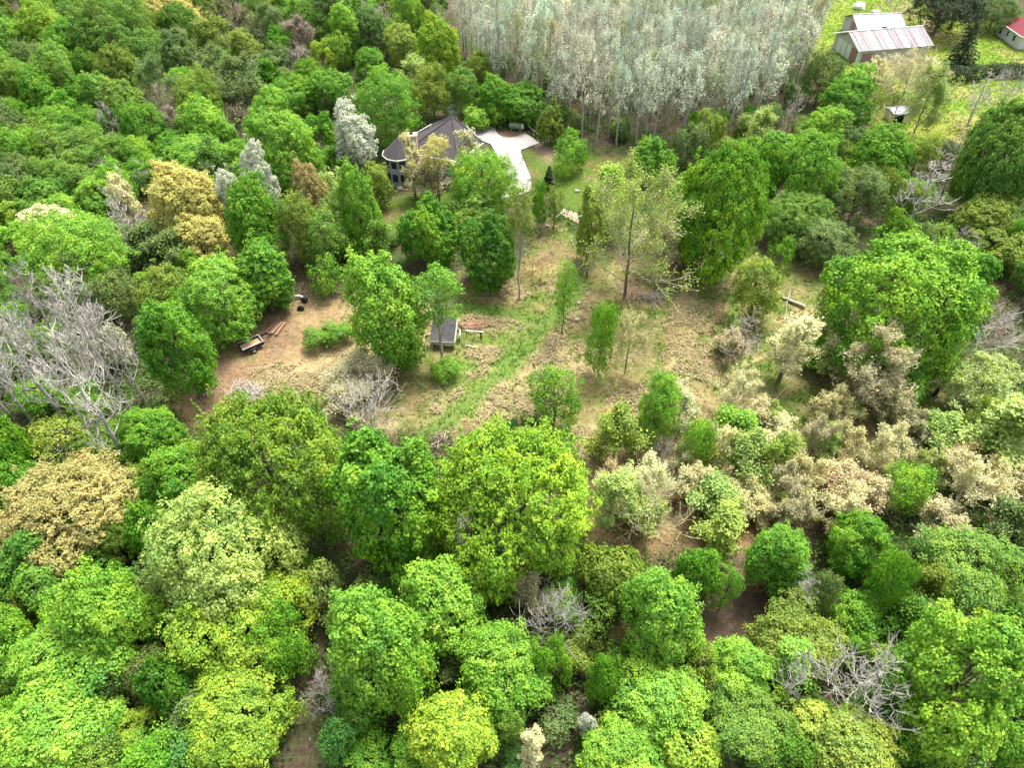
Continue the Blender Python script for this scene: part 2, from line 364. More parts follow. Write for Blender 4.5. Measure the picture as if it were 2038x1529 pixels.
# kind: (clump radius, leaves per clump, leaf length, leaf width ratio, inner share, lobes, lobe depth, clump density)
LEAFY = {
    'maple': (0.58, 27, 0.235, 0.85, 0.16, 16, 0.30, 1.00),
    'dense': (0.53, 26, 0.25, 0.88, 0.10, 18, 0.22, 1.05),
    'fine':  (0.62, 28, 0.21, 0.75, 0.25, 12, 0.26, 0.90),
    'airy':  (0.75, 22, 0.26, 0.70, 0.40, 10, 0.32, 0.60),
    'spray': (0.62, 40, 0.24, 0.66, 0.10, 10, 0.18, 1.05),
    'blossom': (0.55, 22, 0.26, 0.8, 0.3, 12, 0.3, 0.9),
}
SIZES = {'L': (6.0, 5.4, 3), 'M': (3.9, 4.0, 3), 'T': (3.2, 5.2, 2), 'S': (2.0, 2.1, 2)}
def make_leafy(kind, R, c, seed):
    rng = np.random.default_rng(seed)
    cr, nleaf, ll, lw, inner, nl, amp, dens = LEAFY[kind]
    if R < 2.5: cr *= 0.72; nleaf = int(nleaf * 0.7); ll *= 0.85
    elif R < 4.5: cr *= 0.88; ll *= 0.95
    if R > 5 : nleaf = int(nleaf * 1.12)
    clear = 0.30 * c; zc = c + clear
    # the crown is a heap of overlapping boughs of different size; leaf clumps sit on the outsides of the boughs
    K = 30 if R > 5 else 19 if R > 2.5 else 11
    bd = rdirs(rng, 400); bd = bd[bd[:, 2] > -0.75]
    cs = [bd[0]]
    for q in bd:                                    # spread out but irregular
        if len(cs) >= K: break
        if min(np.linalg.norm(q - u_) for u_ in cs) > 1.55 / math.sqrt(K) * rng.uniform(0.8, 1.5): cs.append(q)
    cs = np.array(cs); K = len(cs)
    br = rng.uniform(0.17, 0.44, K) * (1 + amp * 0.5) * (1.25 if R < 2.5 else 1.0)
    bc = cs * (rng.uniform(0.74, 1.10, K) - br * 0.8)[:, None]; br = np.append(br, 0.60); bc = np.vstack([bc, [[0, 0, 0.02]]])
    btint = np.clip(rng.normal(0.5, 0.17, K + 1), 0.1, 0.95)
    area = 4 * math.pi * (((R * R) ** 1.6 + 2 * (R * c) ** 1.6) / 3) ** (1 / 1.6)
    n = int(area / (cr * cr) * dens * 1.15)
    w_ = br ** 2; w_[-1] *= 0.5; bi = rng.choice(K + 1, int(n * 3), p=w_ / w_.sum())
    d = unit(rdirs(rng, len(bi)) + 0.55 * unit(bc[bi] + 1e-6) + np.array([0, 0, 0.22]))
    u = bc[bi] + d * (br[bi] * rng.normal(1.0, 0.15, len(bi)))[:, None]
    dist = np.linalg.norm(u[:, None] - bc[None], axis=2) / br[None]
    dist[np.arange(len(bi)), bi] = 9; keep = dist.min(1) > 0.80
    keep &= rng.random(len(bi)) < np.clip(1.0 + 0.75 * (u[:, 2] + 0.1), 0.22, 1.0)
    u = u[keep][:n]; d = d[keep][:n]; bi = bi[keep][:n]; n = len(u)
    if inner > 0.2: u = u * np.where(rng.random(n) < inner, rng.uniform(0.6, 0.95, n), 1.0)[:, None]
    u = u * np.where(rng.random(n) < 0.12, rng.uniform(1.04, 1.20, n), 1.0)[:, None]
    sc = np.array([R, R, c])
    cen = u * sc; cen[:, 2] += zc
    out = unit(d * 0.7 + unit(u) * 0.6)
    ctint = np.clip(btint[bi] + rng.normal(0, 0.13, n), 0, 1)
    reps = nleaf; m = n * reps
    ci = np.repeat(np.arange(n), reps)
    o = out[ci]; up = np.array([0, 0, 1.0])
    if kind == 'spray':
        t = rng.random(m) ** 0.75
        rd = unit(o * np.array([1, 1, 0.95]) + np.array([0, 0, 0.10]) + rng.normal(size=(n, 3))[ci] * 0.22)
        side = unit(np.cross(rd, up)); Ls = (rng.uniform(0.55, 1.15, n) * (R / 6.0) ** 0.5)[ci]
        wdt = (0.42 * (1 - t) + 0.05) * rng.uniform(-1, 1, m)
        pos = cen[ci] + rd * (t * Ls - 0.5 * Ls)[:, None] + side * (wdt * Ls)[:, None] + up * (rng.normal(0, 0.09, m) - 0.20 * t * t * Ls * 0.6)[:, None]
        nrm = up * 0.9 + o * 0.55 + rng.normal(size=(m, 3)) * 0.32
        dirc = rd + side * np.sign(wdt)[:, None] * 0.6
        tint = np.clip(ctint[ci] * 0.6 + t * 0.45 + rng.normal(-0.08, 0.16, m), 0, 1)
        lsz = ll * rng.uniform(0.7, 1.3, m)
        q = unit(rng.normal(size=(m, 3)) + o * 0.75 + up * 0.35); blob = (rng.random(n) < 0.62)[ci][:, None]      # most clumps are rounded, the rest reach out as sprays
        pos = np.where(blob, cen[ci] + q * (cr * rng.uniform(0.5, 1.2, m))[:, None] * np.array([1, 1, 0.7]), pos)
        nrm = np.where(blob, q * 0.7 + o * 0.35 + up * 0.5 + rng.normal(size=(m, 3)) * 0.38, nrm)
    else:
        q = unit(rng.normal(size=(m, 3)) + o * 0.75 + up * 0.35)
        rr = cr * rng.uniform(0.55, 1.15, m) * rng.uniform(0.75, 1.2, n)[ci]
        pos = cen[ci] + q * rr[:, None] * np.array([1, 1, 0.78])
        nrm = q * 0.8 + o * 0.35 + up * 0.45 + rng.normal(size=(m, 3)) * 0.38
        dirc = None
        tint = np.clip(ctint[ci] + rng.normal(0, 0.2, m), 0, 1)
        lsz = ll * rng.uniform(0.65, 1.3, m)
    v, f = cards(rng, pos, nrm, lsz, lsz * lw, dirc)
    # normalise the silhouette to the nominal radii
    sx = np.percentile(np.abs(v[:, :2]), 98.5); zs = np.percentile(v[:, 2], [1.5, 98.8])
    v[:, :2] *= R / sx * 0.97; v[:, 2] = (v[:, 2] - zs[0]) / (zs[1] - zs[0]) * 2 * c + clear
    crown = mesh_np(kind + '_crown', v, f, [FOL], tint=np.repeat(tint, 4))
    segs = []; tr = 0.024 * (2 * c + clear) * (0.75 if R < 3 else 1)
    tp = polyline(rng, (0, 0, -0.35), (rng.normal() * 0.3, rng.normal() * 0.3, zc + c * 0.55), 6, 0.012); segs += segs_of(tp, tr, tr * 0.25)
    lim = []
    for k in range(10 if R < 3 else 16):
        i = rng.integers(0, n); h = rng.uniform(0.35, 0.9); b0 = np.array([0, 0, clear * 0.8 + h * c * 0.9])
        tgt = np.array([cen[i][0] * 0.85, cen[i][1] * 0.85, max(cen[i][2], b0[2] + 0.3)])
        pl = polyline(rng, b0, tgt, 3, 0.05, 0.06); segs += segs_of(pl, tr * 0.42, tr * 0.1); lim.append(pl)
    tw = []
    for k in range(50 if kind in ('airy', 'blossom') else 24):
        pl = lim[rng.integers(0, len(lim))]; a = pl[rng.integers(1, 3)]; i = np.argmin(np.linalg.norm(cen - a - rng.normal(size=3) * R * 0.4, axis=1))
        tw += segs_of(polyline(rng, a, cen[i], 2, 0.06), tr * 0.16, tr * 0.05)
    v1, f1 = tubes(segs, 6); v2, f2 = tubes(tw, 3)
    trunk = mesh_np('trunk', np.concatenate([v1, v2]), np.concatenate([f1, f2 + len(v1)]), [BARK], smooth=True)
    return trunk, crown

def grow_skeleton(rng, H, spread, nb, up, lev=3, r0=None, clear=0.25, kids=(6, 5), frac=(0.35, 0.6), wig=0.16):
    """trunk segments, branch segments and twig tips of a leafless tree of height H"""
    r0 = r0 or 0.016 * H
    tpts = polyline(rng, (0, 0, -0.3), (rng.normal() * 0.02 * H, rng.normal() * 0.02 * H, H * 0.93), 8, 0.0035)
    trunk = segs_of(tpts, r0, r0 * 0.2); br = []; tips = []
    def branch(p, d, L, r, level):
        pts = [p]; q = p.copy(); dd = d.copy(); n = 4
        for i in range(n):
            dd = unit(dd + rng.normal(size=3) * wig + np.array([0, 0, up * 0.22])); q = q + dd * L / n; pts.append(q.copy())
        br.extend(segs_of(pts, r, max(r * 0.35, 0.012)))
        if level >= lev: tips.append((pts[-1], dd)); tips.append((pts[2], dd)); return
        for k in range(kids[min(level - 1, len(kids) - 1)]):
            t = rng.uniform(0.25, 1.0); i = min(int(t * n), n - 1); a = pts[i] + (pts[i + 1] - pts[i]) * (t * n - i)
            nd = unit(dd * 0.7 + rng.normal(size=3) * 0.62 + np.array([0, 0, up * 0.25]))
            branch(a, nd, L * rng.uniform(*frac), max(r * 0.5, 0.016), level + 1)
        tips.append((pts[-1], dd))
    for k in range(nb):
        h = clear + (0.97 - clear) * (k + rng.random()) / nb
        i = min(int(h * 8), 7); a = tpts[i] + (tpts[i + 1] - tpts[i]) * (h * 8 - i)
        az = k * 2.4 + rng.normal() * 0.5; el = up * 0.55 + rng.normal() * 0.15
        d = unit(np.array([math.cos(az), math.sin(az), el]))
        L = spread * (1.0 - 0.62 * max(0, (h - clear) / (1 - clear)) ** 1.4) * rng.uniform(0.75, 1.15)
        branch(a, d, L, r0 * 0.36 * (1 - 0.5 * h), 1)
    return trunk, br, tips
def norm_shape(arrs, R, c, clear):
    allv = np.concatenate(arrs)
    sx = np.percentile(np.abs(allv[:, :2]), 98.5); z1 = np.percentile(allv[:, 2], 99.7)
    return R / sx, (2 * c + clear) / z1
def make_twiggy(kind, R, c, seed):
    """'bare' leafless, 'cream' pale opening buds on upswept twigs, 'budding' thin green haze on twigs"""
    rng = np.random.default_rng(seed)
    clear = 0.30 * c if kind != 'bare' else 0.5 * c
    H = 2 * c + clear
    tall = c / R > 1.5
    tr, br, tips = grow_skeleton(rng, H, R * 1.05, (16 if R > 2.4 else 11) if not (tall and kind == 'bare') else 13, 0.75 if not tall else 1.5, 3, (0.0055 * H + 0.03) if kind == 'bare' else (0.010 * H + 0.03), clear / H * 0.9, ((10, 8) if R > 5 else (7, 6)) if kind != 'bare' else ((6, 4) if tall else (7, 5)), (0.35, 0.6) if kind != 'bare' else (0.42, 0.75), 0.16 if kind != 'bare' else 0.10)
    v1, f1 = tubes(tr, 6); v2, f2 = tubes(br, 3)
    parts = [v1, v2]; lv = None
    if kind != 'bare':
        tp = np.array([t[0] for t in tips]); td = np.array([t[1] for t in tips])
        rep = 9 if kind == 'cream' else 5 if R > 5 else 8; m = len(tp) * rep; ci = np.repeat(np.arange(len(tp)), rep)
        td = unit(td * 0.8 + np.array([0, 0, 0.5]))
        if kind == 'cream':
            pos = tp[ci] + td[ci] * rng.uniform(-0.7, 0.2, m)[:, None] + rng.normal(size=(m, 3)) * 0.10
            ls = rng.uniform(0.11, 0.26, m); wd = ls * 0.36
            nrm = rng.normal(size=(m, 3)) + np.array([0, -0.25, 0.55])
            lv, lf = cards(rng, pos, nrm, ls, wd, td[ci], 0.05)
        else:
            pos = tp[ci] + td[ci] * rng.uniform(-0.7, 0.25, m)[:, None] + rng.normal(size=(m, 3)) * 0.22
            ls = rng.uniform(0.12, 0.24, m); nrm = rng.normal(size=(m, 3)) * 0.6 + np.array([0, 0, 0.8])
            lv, lf = cards(rng, pos, nrm, ls, ls * 0.7)
        tint = np.clip(rng.normal(0.5, 0.22, m), 0, 1); parts.append(lv)
    sx, sz = norm_shape(parts, R, c, clear)
    for p in parts: p[:, :2] *= sx; p[:, 2] *= sz
    trunk = mesh_np('trunk', v1, f1, [BARK], smooth=True)
    if kind == 'bare': crown = mesh_np('bare_branches', v2, f2, [BARK])
    else:
        crown = mesh_np(kind + '_crown', np.concatenate([v2, lv]), np.concatenate([f2, lf + len(v2)]), [FOL, TWIG],
                        tint=np.concatenate([np.full(len(v2), 0.5), np.repeat(tint, 4)]),
                        mat_index=np.concatenate([np.ones(len(f2)), np.zeros(len(lf))]))
    return trunk, crown
def make_poplar(kind, R, c, seed):
    """tall slim tree: clear pale trunk, steep branches, upright silvery sprays"""
    rng = np.random.default_rng(seed)
    clear = 1.0 * c; H = 2 * c + clear
    tp = polyline(rng, (0, 0, -0.3), (rng.normal() * 0.3, rng.normal() * 0.3, H * 0.97), 8, 0.003)
    segs = segs_of(tp, 0.17, 0.04); br = []
    n = 54; h = rng.random(n) ** 0.8; az = rng.random(n) * 6.283
    w = R * (np.sin(np.pi * np.clip(0.10 + 0.86 * h, 0, 1)) ** 0.5) * rng.uniform(0.25, 1.15, n)
    cen = np.stack([np.cos(az) * w, np.sin(az) * w, clear + h * 2 * c * 0.96], -1)
    for i in range(0, n, 2):
        b0 = np.array([0, 0, max(cen[i, 2] - w[i] * 1.5, clear * 0.8)]); br += segs_of(polyline(rng, b0, cen[i], 2, 0.04), 0.045, 0.02)
    for k in range(8):
        z = rng.uniform(0.3, 1) * clear; a = rng.random() * 6.28; br += segs_of(polyline(rng, (0, 0, z), (math.cos(a) * 0.9, math.sin(a) * 0.9, z + 0.3), 2, 0.05), 0.03, 0.012)
    rep = 22; m = n * rep; ci = np.repeat(np.arange(n), rep)
    pos = cen[ci] + rng.normal(size=(m, 3)) * np.array([0.20, 0.20, 0.42]) * rng.uniform(0.6, 1.3, n)[ci][:, None]
    o = unit(cen[ci] * np.array([1, 1, 0]) + 1e-3)
    nrm = o * 0.7 + rng.normal(size=(m, 3)) * 0.55 + np.array([0, 0, 0.35])
    ls = rng.uniform(0.16, 0.36, m)
    v, f = cards(rng, pos, nrm, ls, ls * 0.5, np.tile([0, 0, 1.0], (m, 1)) + o * 0.5)
    v1, f1 = tubes(segs, 6); v2, f2 = tubes(br, 3)
    tint = np.clip(rng.normal(0.5, 0.2, n)[ci] + rng.normal(0, 0.15, m), 0, 1)
    trunk = mesh_np('trunk', np.concatenate([v1, v2]), np.concatenate([f1, f2 + len(v1)]), [BARK], smooth=True)
    return trunk, mesh_np('poplar_crown', v, f, [FOL], tint=np.repeat(tint, 4))
def make_spruce(kind, R, c, seed):
    rng = np.random.default_rng(seed)
    clear = 0.12 * c; H = 2 * c + clear; tp = polyline(rng, (0, 0, -0.3), (0, 0, H * 0.98), 6, 0.004)
    segs = segs_of(tp, 0.02 * H, 0.03); P_, N_, D_, L_ = [], [], [], []
    z = clear
    while z < H * 0.99:
        f = (z - clear) / (H - clear); rr = R * (1 - f) ** 0.8 * (0.75 + 0.3 * rng.random()); nb = max(5, int(11 * (1 - f) + 4))
        for k in range(nb):
            a = rng.random() * 6.283; d = np.array([math.cos(a), math.sin(a), 0]); Lb = rr * rng.uniform(0.7, 1.15); s = np.array([-d[1], d[0], 0])
            segs += segs_of([np.array([0, 0, z]), d * Lb * 0.95 + np.array([0, 0, z - 0.22 * Lb])], 0.04, 0.012)
            m = max(6, int(26 * Lb / R)); t = np.sqrt(rng.random(m)); sd = rng.uniform(-1, 1, m) * 0.34 * Lb * (1.05 - t)
            p = d * (t * Lb)[:, None] + s * sd[:, None]; p[:, 2] += z - 0.28 * Lb * t * t + rng.normal(0, 0.06, m)
            P_.append(p); N_.append(np.tile([0, 0, 1.0], (m, 1)) + d * 0.5 + rng.normal(size=(m, 3)) * 0.35); D_.append(np.tile(d, (m, 1)) + s * np.sign(sd)[:, None] * 0.7 + np.array([0, 0, -0.3])); L_.append(rng.uniform(0.35, 0.7, m) * (0.5 + 0.5 * R / 3))
        z += 0.045 * H * (0.75 + 0.5 * rng.random())
    pos = np.concatenate(P_); v, f = cards(rng, pos, np.concatenate(N_), np.concatenate(L_), np.concatenate(L_) * 0.42, np.concatenate(D_), 0.05)
    v1, f1 = tubes(segs, 5)
    return mesh_np('trunk', v1, f1, [BARK]), mesh_np('spruce_crown', v, f, [NEEDLE], tint=np.repeat(np.clip(rng.normal(0.5, 0.25, len(pos)), 0, 1), 4))

PSIZE = {k: SIZES for k in LEAFY}
PSIZE['spray'] = {'L': (6.0, 5.4, 2), 'M': (3.9, 4.0, 1), 'T': (2.6, 5.2, 1)}
PSIZE['airy'] = {'M': (3.6, 3.8, 2), 'T': (2.6, 4.6, 2), 'S': (1.9, 2.0, 2)}
PSIZE['blossom'] = {'M': (2.8, 4.4, 2), 'S': (1.6, 2.0, 1)}
for k in ('bare', 'cream', 'budding'): PSIZE[k] = {'M': (3.6, 3.9, 3), 'T': (2.4, 5.2, 3), 'S': (2.0, 2.2, 2)}
PSIZE['budding'] = dict(PSIZE['budding'], L=(6.2, 7.6, 1))
PSIZE['poplar'] = {'T': (1.5, 5.2, 6)}
PSIZE['spruce'] = {'T': (3.4, 7.0, 1), 'S': (1.5, 2.2, 1)}
CLEARK = {'bare': 0.5, 'cream': 0.30, 'budding': 0.30, 'poplar': 1.0, 'spruce': 0.12}
_cache = {}
def proto(kind, R, c, i):
    best = min(PSIZE[kind].items(), key=lambda kv: abs(math.log(R / kv[1][0])) + 0.7 * abs(math.log((c / R) / (kv[1][1] / kv[1][0]))))
    s, (pr, pc, nv) = best; key = (kind, s, i % nv)
    if key not in _cache:
        fn = make_leafy if kind in LEAFY else make_twiggy if kind in ('bare', 'cream', 'budding') else make_poplar if kind == 'poplar' else make_spruce
        _cache[key] = fn(kind, pr, pc, abs(hash_str(kind + s)) % 9999 + 17 * (i % nv))
    return _cache[key], pr, pc
def hash_str(s):
    h = 7
    for ch in s: h = (h * 31 + ord(ch)) & 0x7fffffff
    return h

C = dict(vivid=(.180,.370,.020), beech=(.29,.47,.032), beech2=(.215,.345,.030), salmon=(.44,.39,.13), palelime=(.44,.57,.13), lime=(.225,.43,.034), yel=(.285,.43,.030), green=(.150,.335,.018), deep=(.105,.250,.018), mid=(.165,.305,.034), olive=(.205,.29,.030), dull=(.155,.235,.055),
         gold=(.55,.50,.14), orange=(.45,.34,.13), rust=(.38,.31,.11), pale=(.38,.50,.115), cream=(.62,.58,.27), palecream=(.72,.69,.36), sage=(.44,.47,.25), white=(.62,.65,.49), silver=(.57,.62,.47),
         teal=(.11,.28,.048), dark=(.035,.060,.024), grey=(.32,.295,.265), palegrey=(.40,.375,.335), brown=(.27,.215,.155), purple=(.32,.275,.24), pink=(.54,.50,.28), tan=(.52,.47,.25), ygreen=(.31,.41,.055))
BARKC = dict(default=(.16,.13,.10), pale=(.36,.33,.28), dark=(.07,.06,.05))
NAME = {'maple': 'broadleaf_tree', 'dense': 'broadleaf_tree', 'fine': 'broadleaf_tree', 'airy': 'sparse_tree', 'spray': 'beech_tree', 'blossom': 'pale_leaved_tree', 'bare': 'bare_tree',
        'cream': 'budding_tree', 'budding': 'budding_tree', 'poplar': 'poplar_tree', 'spruce': 'conifer_tree'}
TREES = []           # (x, y, R) of everything planted
trng = random.Random(5)
def plant(x, y, R, c, kind, col, label, group=None, rot=None, bark=None, name=None, cat='tree', jitter=0.0, lift=0.0):
    i = trng.randrange(1000)
    (tm, cm), pr, pc = proto(kind, R, c, i)
    t = thing(name or NAME[kind], label, cat, (x, y, 0), trng.random() * 6.283 if rot is None else rot, group)
    t.scale = (R / pr, R / pr, c / pc)
    cc = C[col] if isinstance(col, str) else col
    if jitter:
        k = 1 + trng.uniform(-jitter, jitter); cc = (cc[0] * k * (1 + trng.uniform(-jitter, jitter) * .6), cc[1] * k, cc[2] * k)
    bk = BARKC.get(bark or 'default')
    if kind == 'bare': bk = cc
    link('trunk', tm, t, bk); co = link('crown', cm, t, cc)
    if lift: co.scale = (1, 1, 1 - lift); co.location = (0, 0, lift * pc * (2 + CLEARK.get(kind, 0.30)))
    TREES.append((x, y, R))
    return t
def fit(cx, cy, w, h, kind):
    k = CLEARK.get(kind, 0.30); zc = 6.0; c = 4.0
    for _ in range(30):
        p = P(cx, cy, zc); dp = depth_of(p); R = 0.5 * w * dp / FPX
        ph = math.atan2(CAMH - zc, math.hypot(p.x, p.y)); hh = 0.5 * h * dp / FPX
        c2 = (hh * hh - (R * math.sin(ph)) ** 2) / math.cos(ph) ** 2
        c = min(max(math.sqrt(max(c2, 0)), 0.62 * R), 2.4 * R, 8.0); zc = 0.5 * zc + 0.5 * (c * (1 + k))
    return p.x, p.y, R, c
def T(cx, cy, w, h, kind, col, label, **kw):
    x, y, R, c = fit(cx, cy, w, h, kind)
    return plant(x, y, R, c, kind, col, label, **kw)
def TB(bx, by, H, R, kind, col, label, **kw):
    """tree whose foot is seen at pixel (bx, by)"""
    p = P(bx, by); k = CLEARK.get(kind, 0.30)
    return plant(p.x, p.y, R, H / (2 + k), kind, col, label, **kw)

def TT(cx, ytop, ybase, w, kind, col, label, **kw):
    """tree given by its foot (cx, ybase), the pixel row of its top and its crown width"""
    p = P(cx, ybase); d = ray(cx, ytop); z = CAMH + p.y * d[2] / d[1]; R = 0.5 * w * depth_of((p.x, p.y, z * .7)) / FPX
    return plant(p.x, p.y, R, z / (2 + CLEARK.get(kind, 0.30)), kind, col, label, **kw)
# ------------------------------------------------------------------ driveway and gravel track
CONC = pbr('concrete', (.31, .29, .28), 0.85, 0.10, 0.8, bump=0.1)
GRAVEL = pbr('gravel', (.34, .26, .18), 0.95, 0.25, 5.0, bump=0.5)
def sheet(name, px, z, th, m, label):
    b = MB(); b.prism([(p.x, p.y) for p in gp(px)], z - th, z); o = b.build(name, m); o['kind'] = 'structure'; o['label'] = label; return o
DRIVE_PX = [(928,249),(956,250),(985,253),(987,262),(992,268),(1000,273),(1012,275),(1024,273),(1034,270),(1045,266),(1060,275),(1073,286),(1054,293),(1037,299),(1036,304),(1041,316),(1048,334),(1055,350),(1058,366),(1056,380),(1030,392),(1000,396),(996,390),(1012,378),(1016,360),(1004,335),(990,312),(984,300),(976,287),(959,281),(944,268)]
DRIVE = gp(DRIVE_PX)
sheet('driveway', DRIVE_PX, 0.11, 0.4, CONC, 'white concrete driveway with a turnaround beside the house')
sheet('gravel_track', [(1121,417),(1145,424),(1168,432),(1190,440),(1215,446),(1245,452),(1245,466),(1215,466),(1185,463),(1160,452),(1140,440),(1122,432),(1113,425)], 0.10, 0.3, GRAVEL, 'tan gravel track at the far end of the clearing')

# ------------------------------------------------------------------ buildings
def shingle_mat(name, c1, c2):
    m, nt, out = new_mat(name); b = N(nt, 'ShaderNodeBsdfPrincipled'); b.inputs['Roughness'].default_value = 0.9
    tc = N(nt, 'ShaderNodeTexCoord'); no = N(nt, 'ShaderNodeTexNoise'); no.inputs['Scale'].default_value = 5.0; no.inputs['Detail'].default_value = 5
    vo = N(nt, 'ShaderNodeTexVoronoi'); vo.inputs['Scale'].default_value = 3.2
    nt.links.new(tc.outputs['Object'], no.inputs['Vector']); nt.links.new(tc.outputs['Object'], vo.inputs['Vector'])
    c = mixc(nt, no.outputs['Fac'], c1, c2); c = mixc(nt, 0.35, c, mixc(nt, vo.outputs['Color'], c1, c2))
    wv = N(nt, 'ShaderNodeTexWave'); wv.bands_direction = 'Z'; wv.inputs['Scale'].default_value = 2.6; nt.links.new(tc.outputs['Object'], wv.inputs['Vector'])
    c = mixc(nt, math_node(nt, 'MULTIPLY', wv.outputs['Fac'], 0.25), c, (c1[0] * .5, c1[1] * .5, c1[2] * .5)); nt.links.new(c, b.inputs['Base Color']); nt.links.new(b.outputs[0], out.inputs[0]); return m
SHING = shingle_mat('dark_shingles', (.034, .030, .032), (.070, .061, .064))
REDSH = shingle_mat('red_shingles', (.13, .016, .024), (.21, .032, .042))
BLUEW = pbr('blue_grey_siding', (.30, .34, .40), 0.8, 0.15, 1.2, stretch=(1, 1, 6))
WHITE = pbr('white_paint', (.58, .58, .57), 0.6, 0.08, 2.0)
CREAMW = pbr('cream_board', (.60, .53, .36), 0.8, 0.15, 1.5)
BRICKC = pbr('pale_chimney_brick', (.55, .42, .34), 0.9, 0.2, 6.0)
GLASS = pbr('dark_window_glass', (.02, .024, .03), 0.08, 0.1, 1.0, spec=0.6)
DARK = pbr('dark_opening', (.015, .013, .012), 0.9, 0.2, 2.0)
METAL = pbr('weathered_metal', (.15, .15, .175), 0.5, 0.25, 1.6, col2=(.23, .23, .26), metal=0.25, stretch=(1, 1, 1))
RUSTM = pbr('rust_streaked_metal', (.22, .21, .23), 0.6, 0.3, 1.1, col2=(.20, .17, .165), metal=0.15, stretch=(3, .5, 1))
SKYLT = pbr('white_translucent_sheet', (.44, .44, .43), 0.5, 0.05, 2.0)
BLUEM = pbr('pale_blue_metal', (.19, .215, .25), 0.45, 0.08, 1.0, metal=0.25)
FADED = pbr('faded_barn_board', (.46, .44, .43), 0.85, 0.2, 1.6, col2=(.42, .39, .37), stretch=(4, 4, .5))
MINT = pbr('pale_mint_board', (.55, .62, .56), 0.85, 0.12, 2.0, stretch=(4, 4, .5))
BARNRED = pbr('faded_barn_red', (.30, .17, .165), 0.85, 0.25, 2.0, stretch=(4, 4, .5))
BLACK = pbr('black_metal', (.018, .018, .02), 0.5, 0.3, 4.0)
OLDWOOD = pbr('old_wood', (.30, .20, .13), 0.9, 0.35, 2.0, stretch=(1, 6, 6), bump=0.3)
GREYWOOD = pbr('weathered_grey_wood', (.34, .29, .25), 0.9, 0.35, 2.5, stretch=(2, 2, 2), bump=0.3)

def lerp3(a, b, t): return Vector(a) * (1 - t) + Vector(b) * t
def wall_window(parent, a, b, t, z0, z1, w, shape='window'):
    """framed window on the wall a->b (a, b ground points, outside on the right-hand side when walking a->b)"""
    a, b = Vector((a[0], a[1], 0)), Vector((b[0], b[1], 0)); d = (b - a).normalized(); n = Vector((d.y, -d.x, 0)); c = a.lerp(b, t)
    rz = math.atan2(d.y, d.x); zc = (z0 + z1) / 2
    f = MB()
    for sx in (-1, 1): f.box(c + d * sx * (w / 2 + .05) + n * .04 + Vector((0, 0, zc)), (.10, .10, z1 - z0 + .2), rz)
    for z in (z0 - .05, z1 + .05): f.box(c + n * .042 + Vector((0, 0, z)), (w, .095, .10), rz)
    f.box(c + n * .04 + Vector((0, 0, zc)), (w, .07, .05), rz)
    win = f.build(shape, WHITE if shape == 'window' else DARK, parent)
    g = MB(); g.box(c + n * .005 + Vector((0, 0, zc)), (w, .05, z1 - z0), rz); g.build('pane', GLASS, win)
    return win
def inset(poly, k):
    cx = sum(p[0] for p in poly) / len(poly); cy = sum(p[1] for p in poly) / len(poly)
    out_ = []
    for p in poly:
        d = math.hypot(p[0] - cx, p[1] - cy); out_.append((cx + (p[0] - cx) * (1 - k / d), cy + (p[1] - cy) * (1 - k / d)))
    return out_
# -- the house: dark hipped roof, round-fronted bay, chimney
house = thing('house', 'blue-grey house with a dark hipped roof, half hidden behind trees', 'house', (-11, 103, 0))
def hp(x, y, z=0): return (x + 11, y - 103, z)
EZ = 4.2
eave = [(-13.0,109.4), (-16.0,105.0), (-16.3,100.0), (-8.0,97.2), (-4.4,103.2), (-7.3,109.0)]
apex = (-9.0, 104.4, 7.75)
b = MB(); ring = [hp(x, y, EZ) for x, y in eave]; low = [hp(x, y, EZ - .22) for x, y in eave]
b.add(ring + low + [hp(*apex)], [(i, (i + 1) % 6, 12) for i in range(6)] + [(i, 6 + i, 6 + (i + 1) % 6, (i + 1) % 6) for i in range(6)] + [tuple(range(6, 12))])
roof = b.build('roof', SHING, house)
r = MB()
for i in range(6): r.bar(hp(*eave[i], EZ + .02), hp(*apex[:2], apex[2] + .03), .11, .11, 5)
r.build('ridge_cap', SHING, roof)
g = MB()
for i in range(6): g.bar(hp(*eave[i], EZ - .06), hp(*eave[(i + 1) % 6], EZ - .06), .10, .10, 6)
g.build('gutter', WHITE, house)
wp = inset(eave, 0.6); b = MB(); b.prism([hp(*p)[:2] for p in wp], -0.3, EZ - .225); b.build('wall', BLUEW, house)
for i0, i1, ts in ((2, 3, (.22, .42, .62, .82)), (3, 4, (.25, .6))):
    for t in ts:
        for z0, z1 in ((.7, 1.7), (2.7, 3.6)):
            if i0 == 3 and z0 < 1: continue
            wall_window(house, hp(*wp[i0]), hp(*wp[i1]), t, z0, z1, .75)
# vent pipe on the back slope
b = MB(); b.bar(hp(-12.4, 104.6, 5.4), hp(-12.4, 104.6, 6.5), .09, .09, 8); b.build('vent_pipe', WHITE, roof)
TC = (-16.9, 99.2); NT_ = 10
oct_ = lambda R: [(TC[0] + R * math.cos(2 * math.pi * (i + .5) / NT_), TC[1] + R * math.sin(2 * math.pi * (i + .5) / NT_)) for i in range(NT_)]
wo = oct_(2.05); eo = oct_(2.45)
b = MB(); b.prism([hp(*p)[:2] for p in wo], -0.3, 4.38); bay = b.build('bay_wall', BLUEW, house)
b = MB(); b.add([hp(*p, 4.55) for p in eo] + [hp(*p, 4.38) for p in eo] + [hp(TC[0] + .2, TC[1] + .3, 6.95)],
                [(i, (i + 1) % NT_, 2 * NT_) for i in range(NT_)] + [(i, NT_ + i, NT_ + (i + 1) % NT_, (i + 1) % NT_) for i in range(NT_)] + [tuple(range(NT_, 2 * NT_))])
bayroof = b.build('bay_roof', SHING, house)
g = MB()
for i in range(NT_): g.bar(hp(*eo[i], 4.5), hp(*eo[(i + 1) % NT_], 4.5), .09, .09, 6)
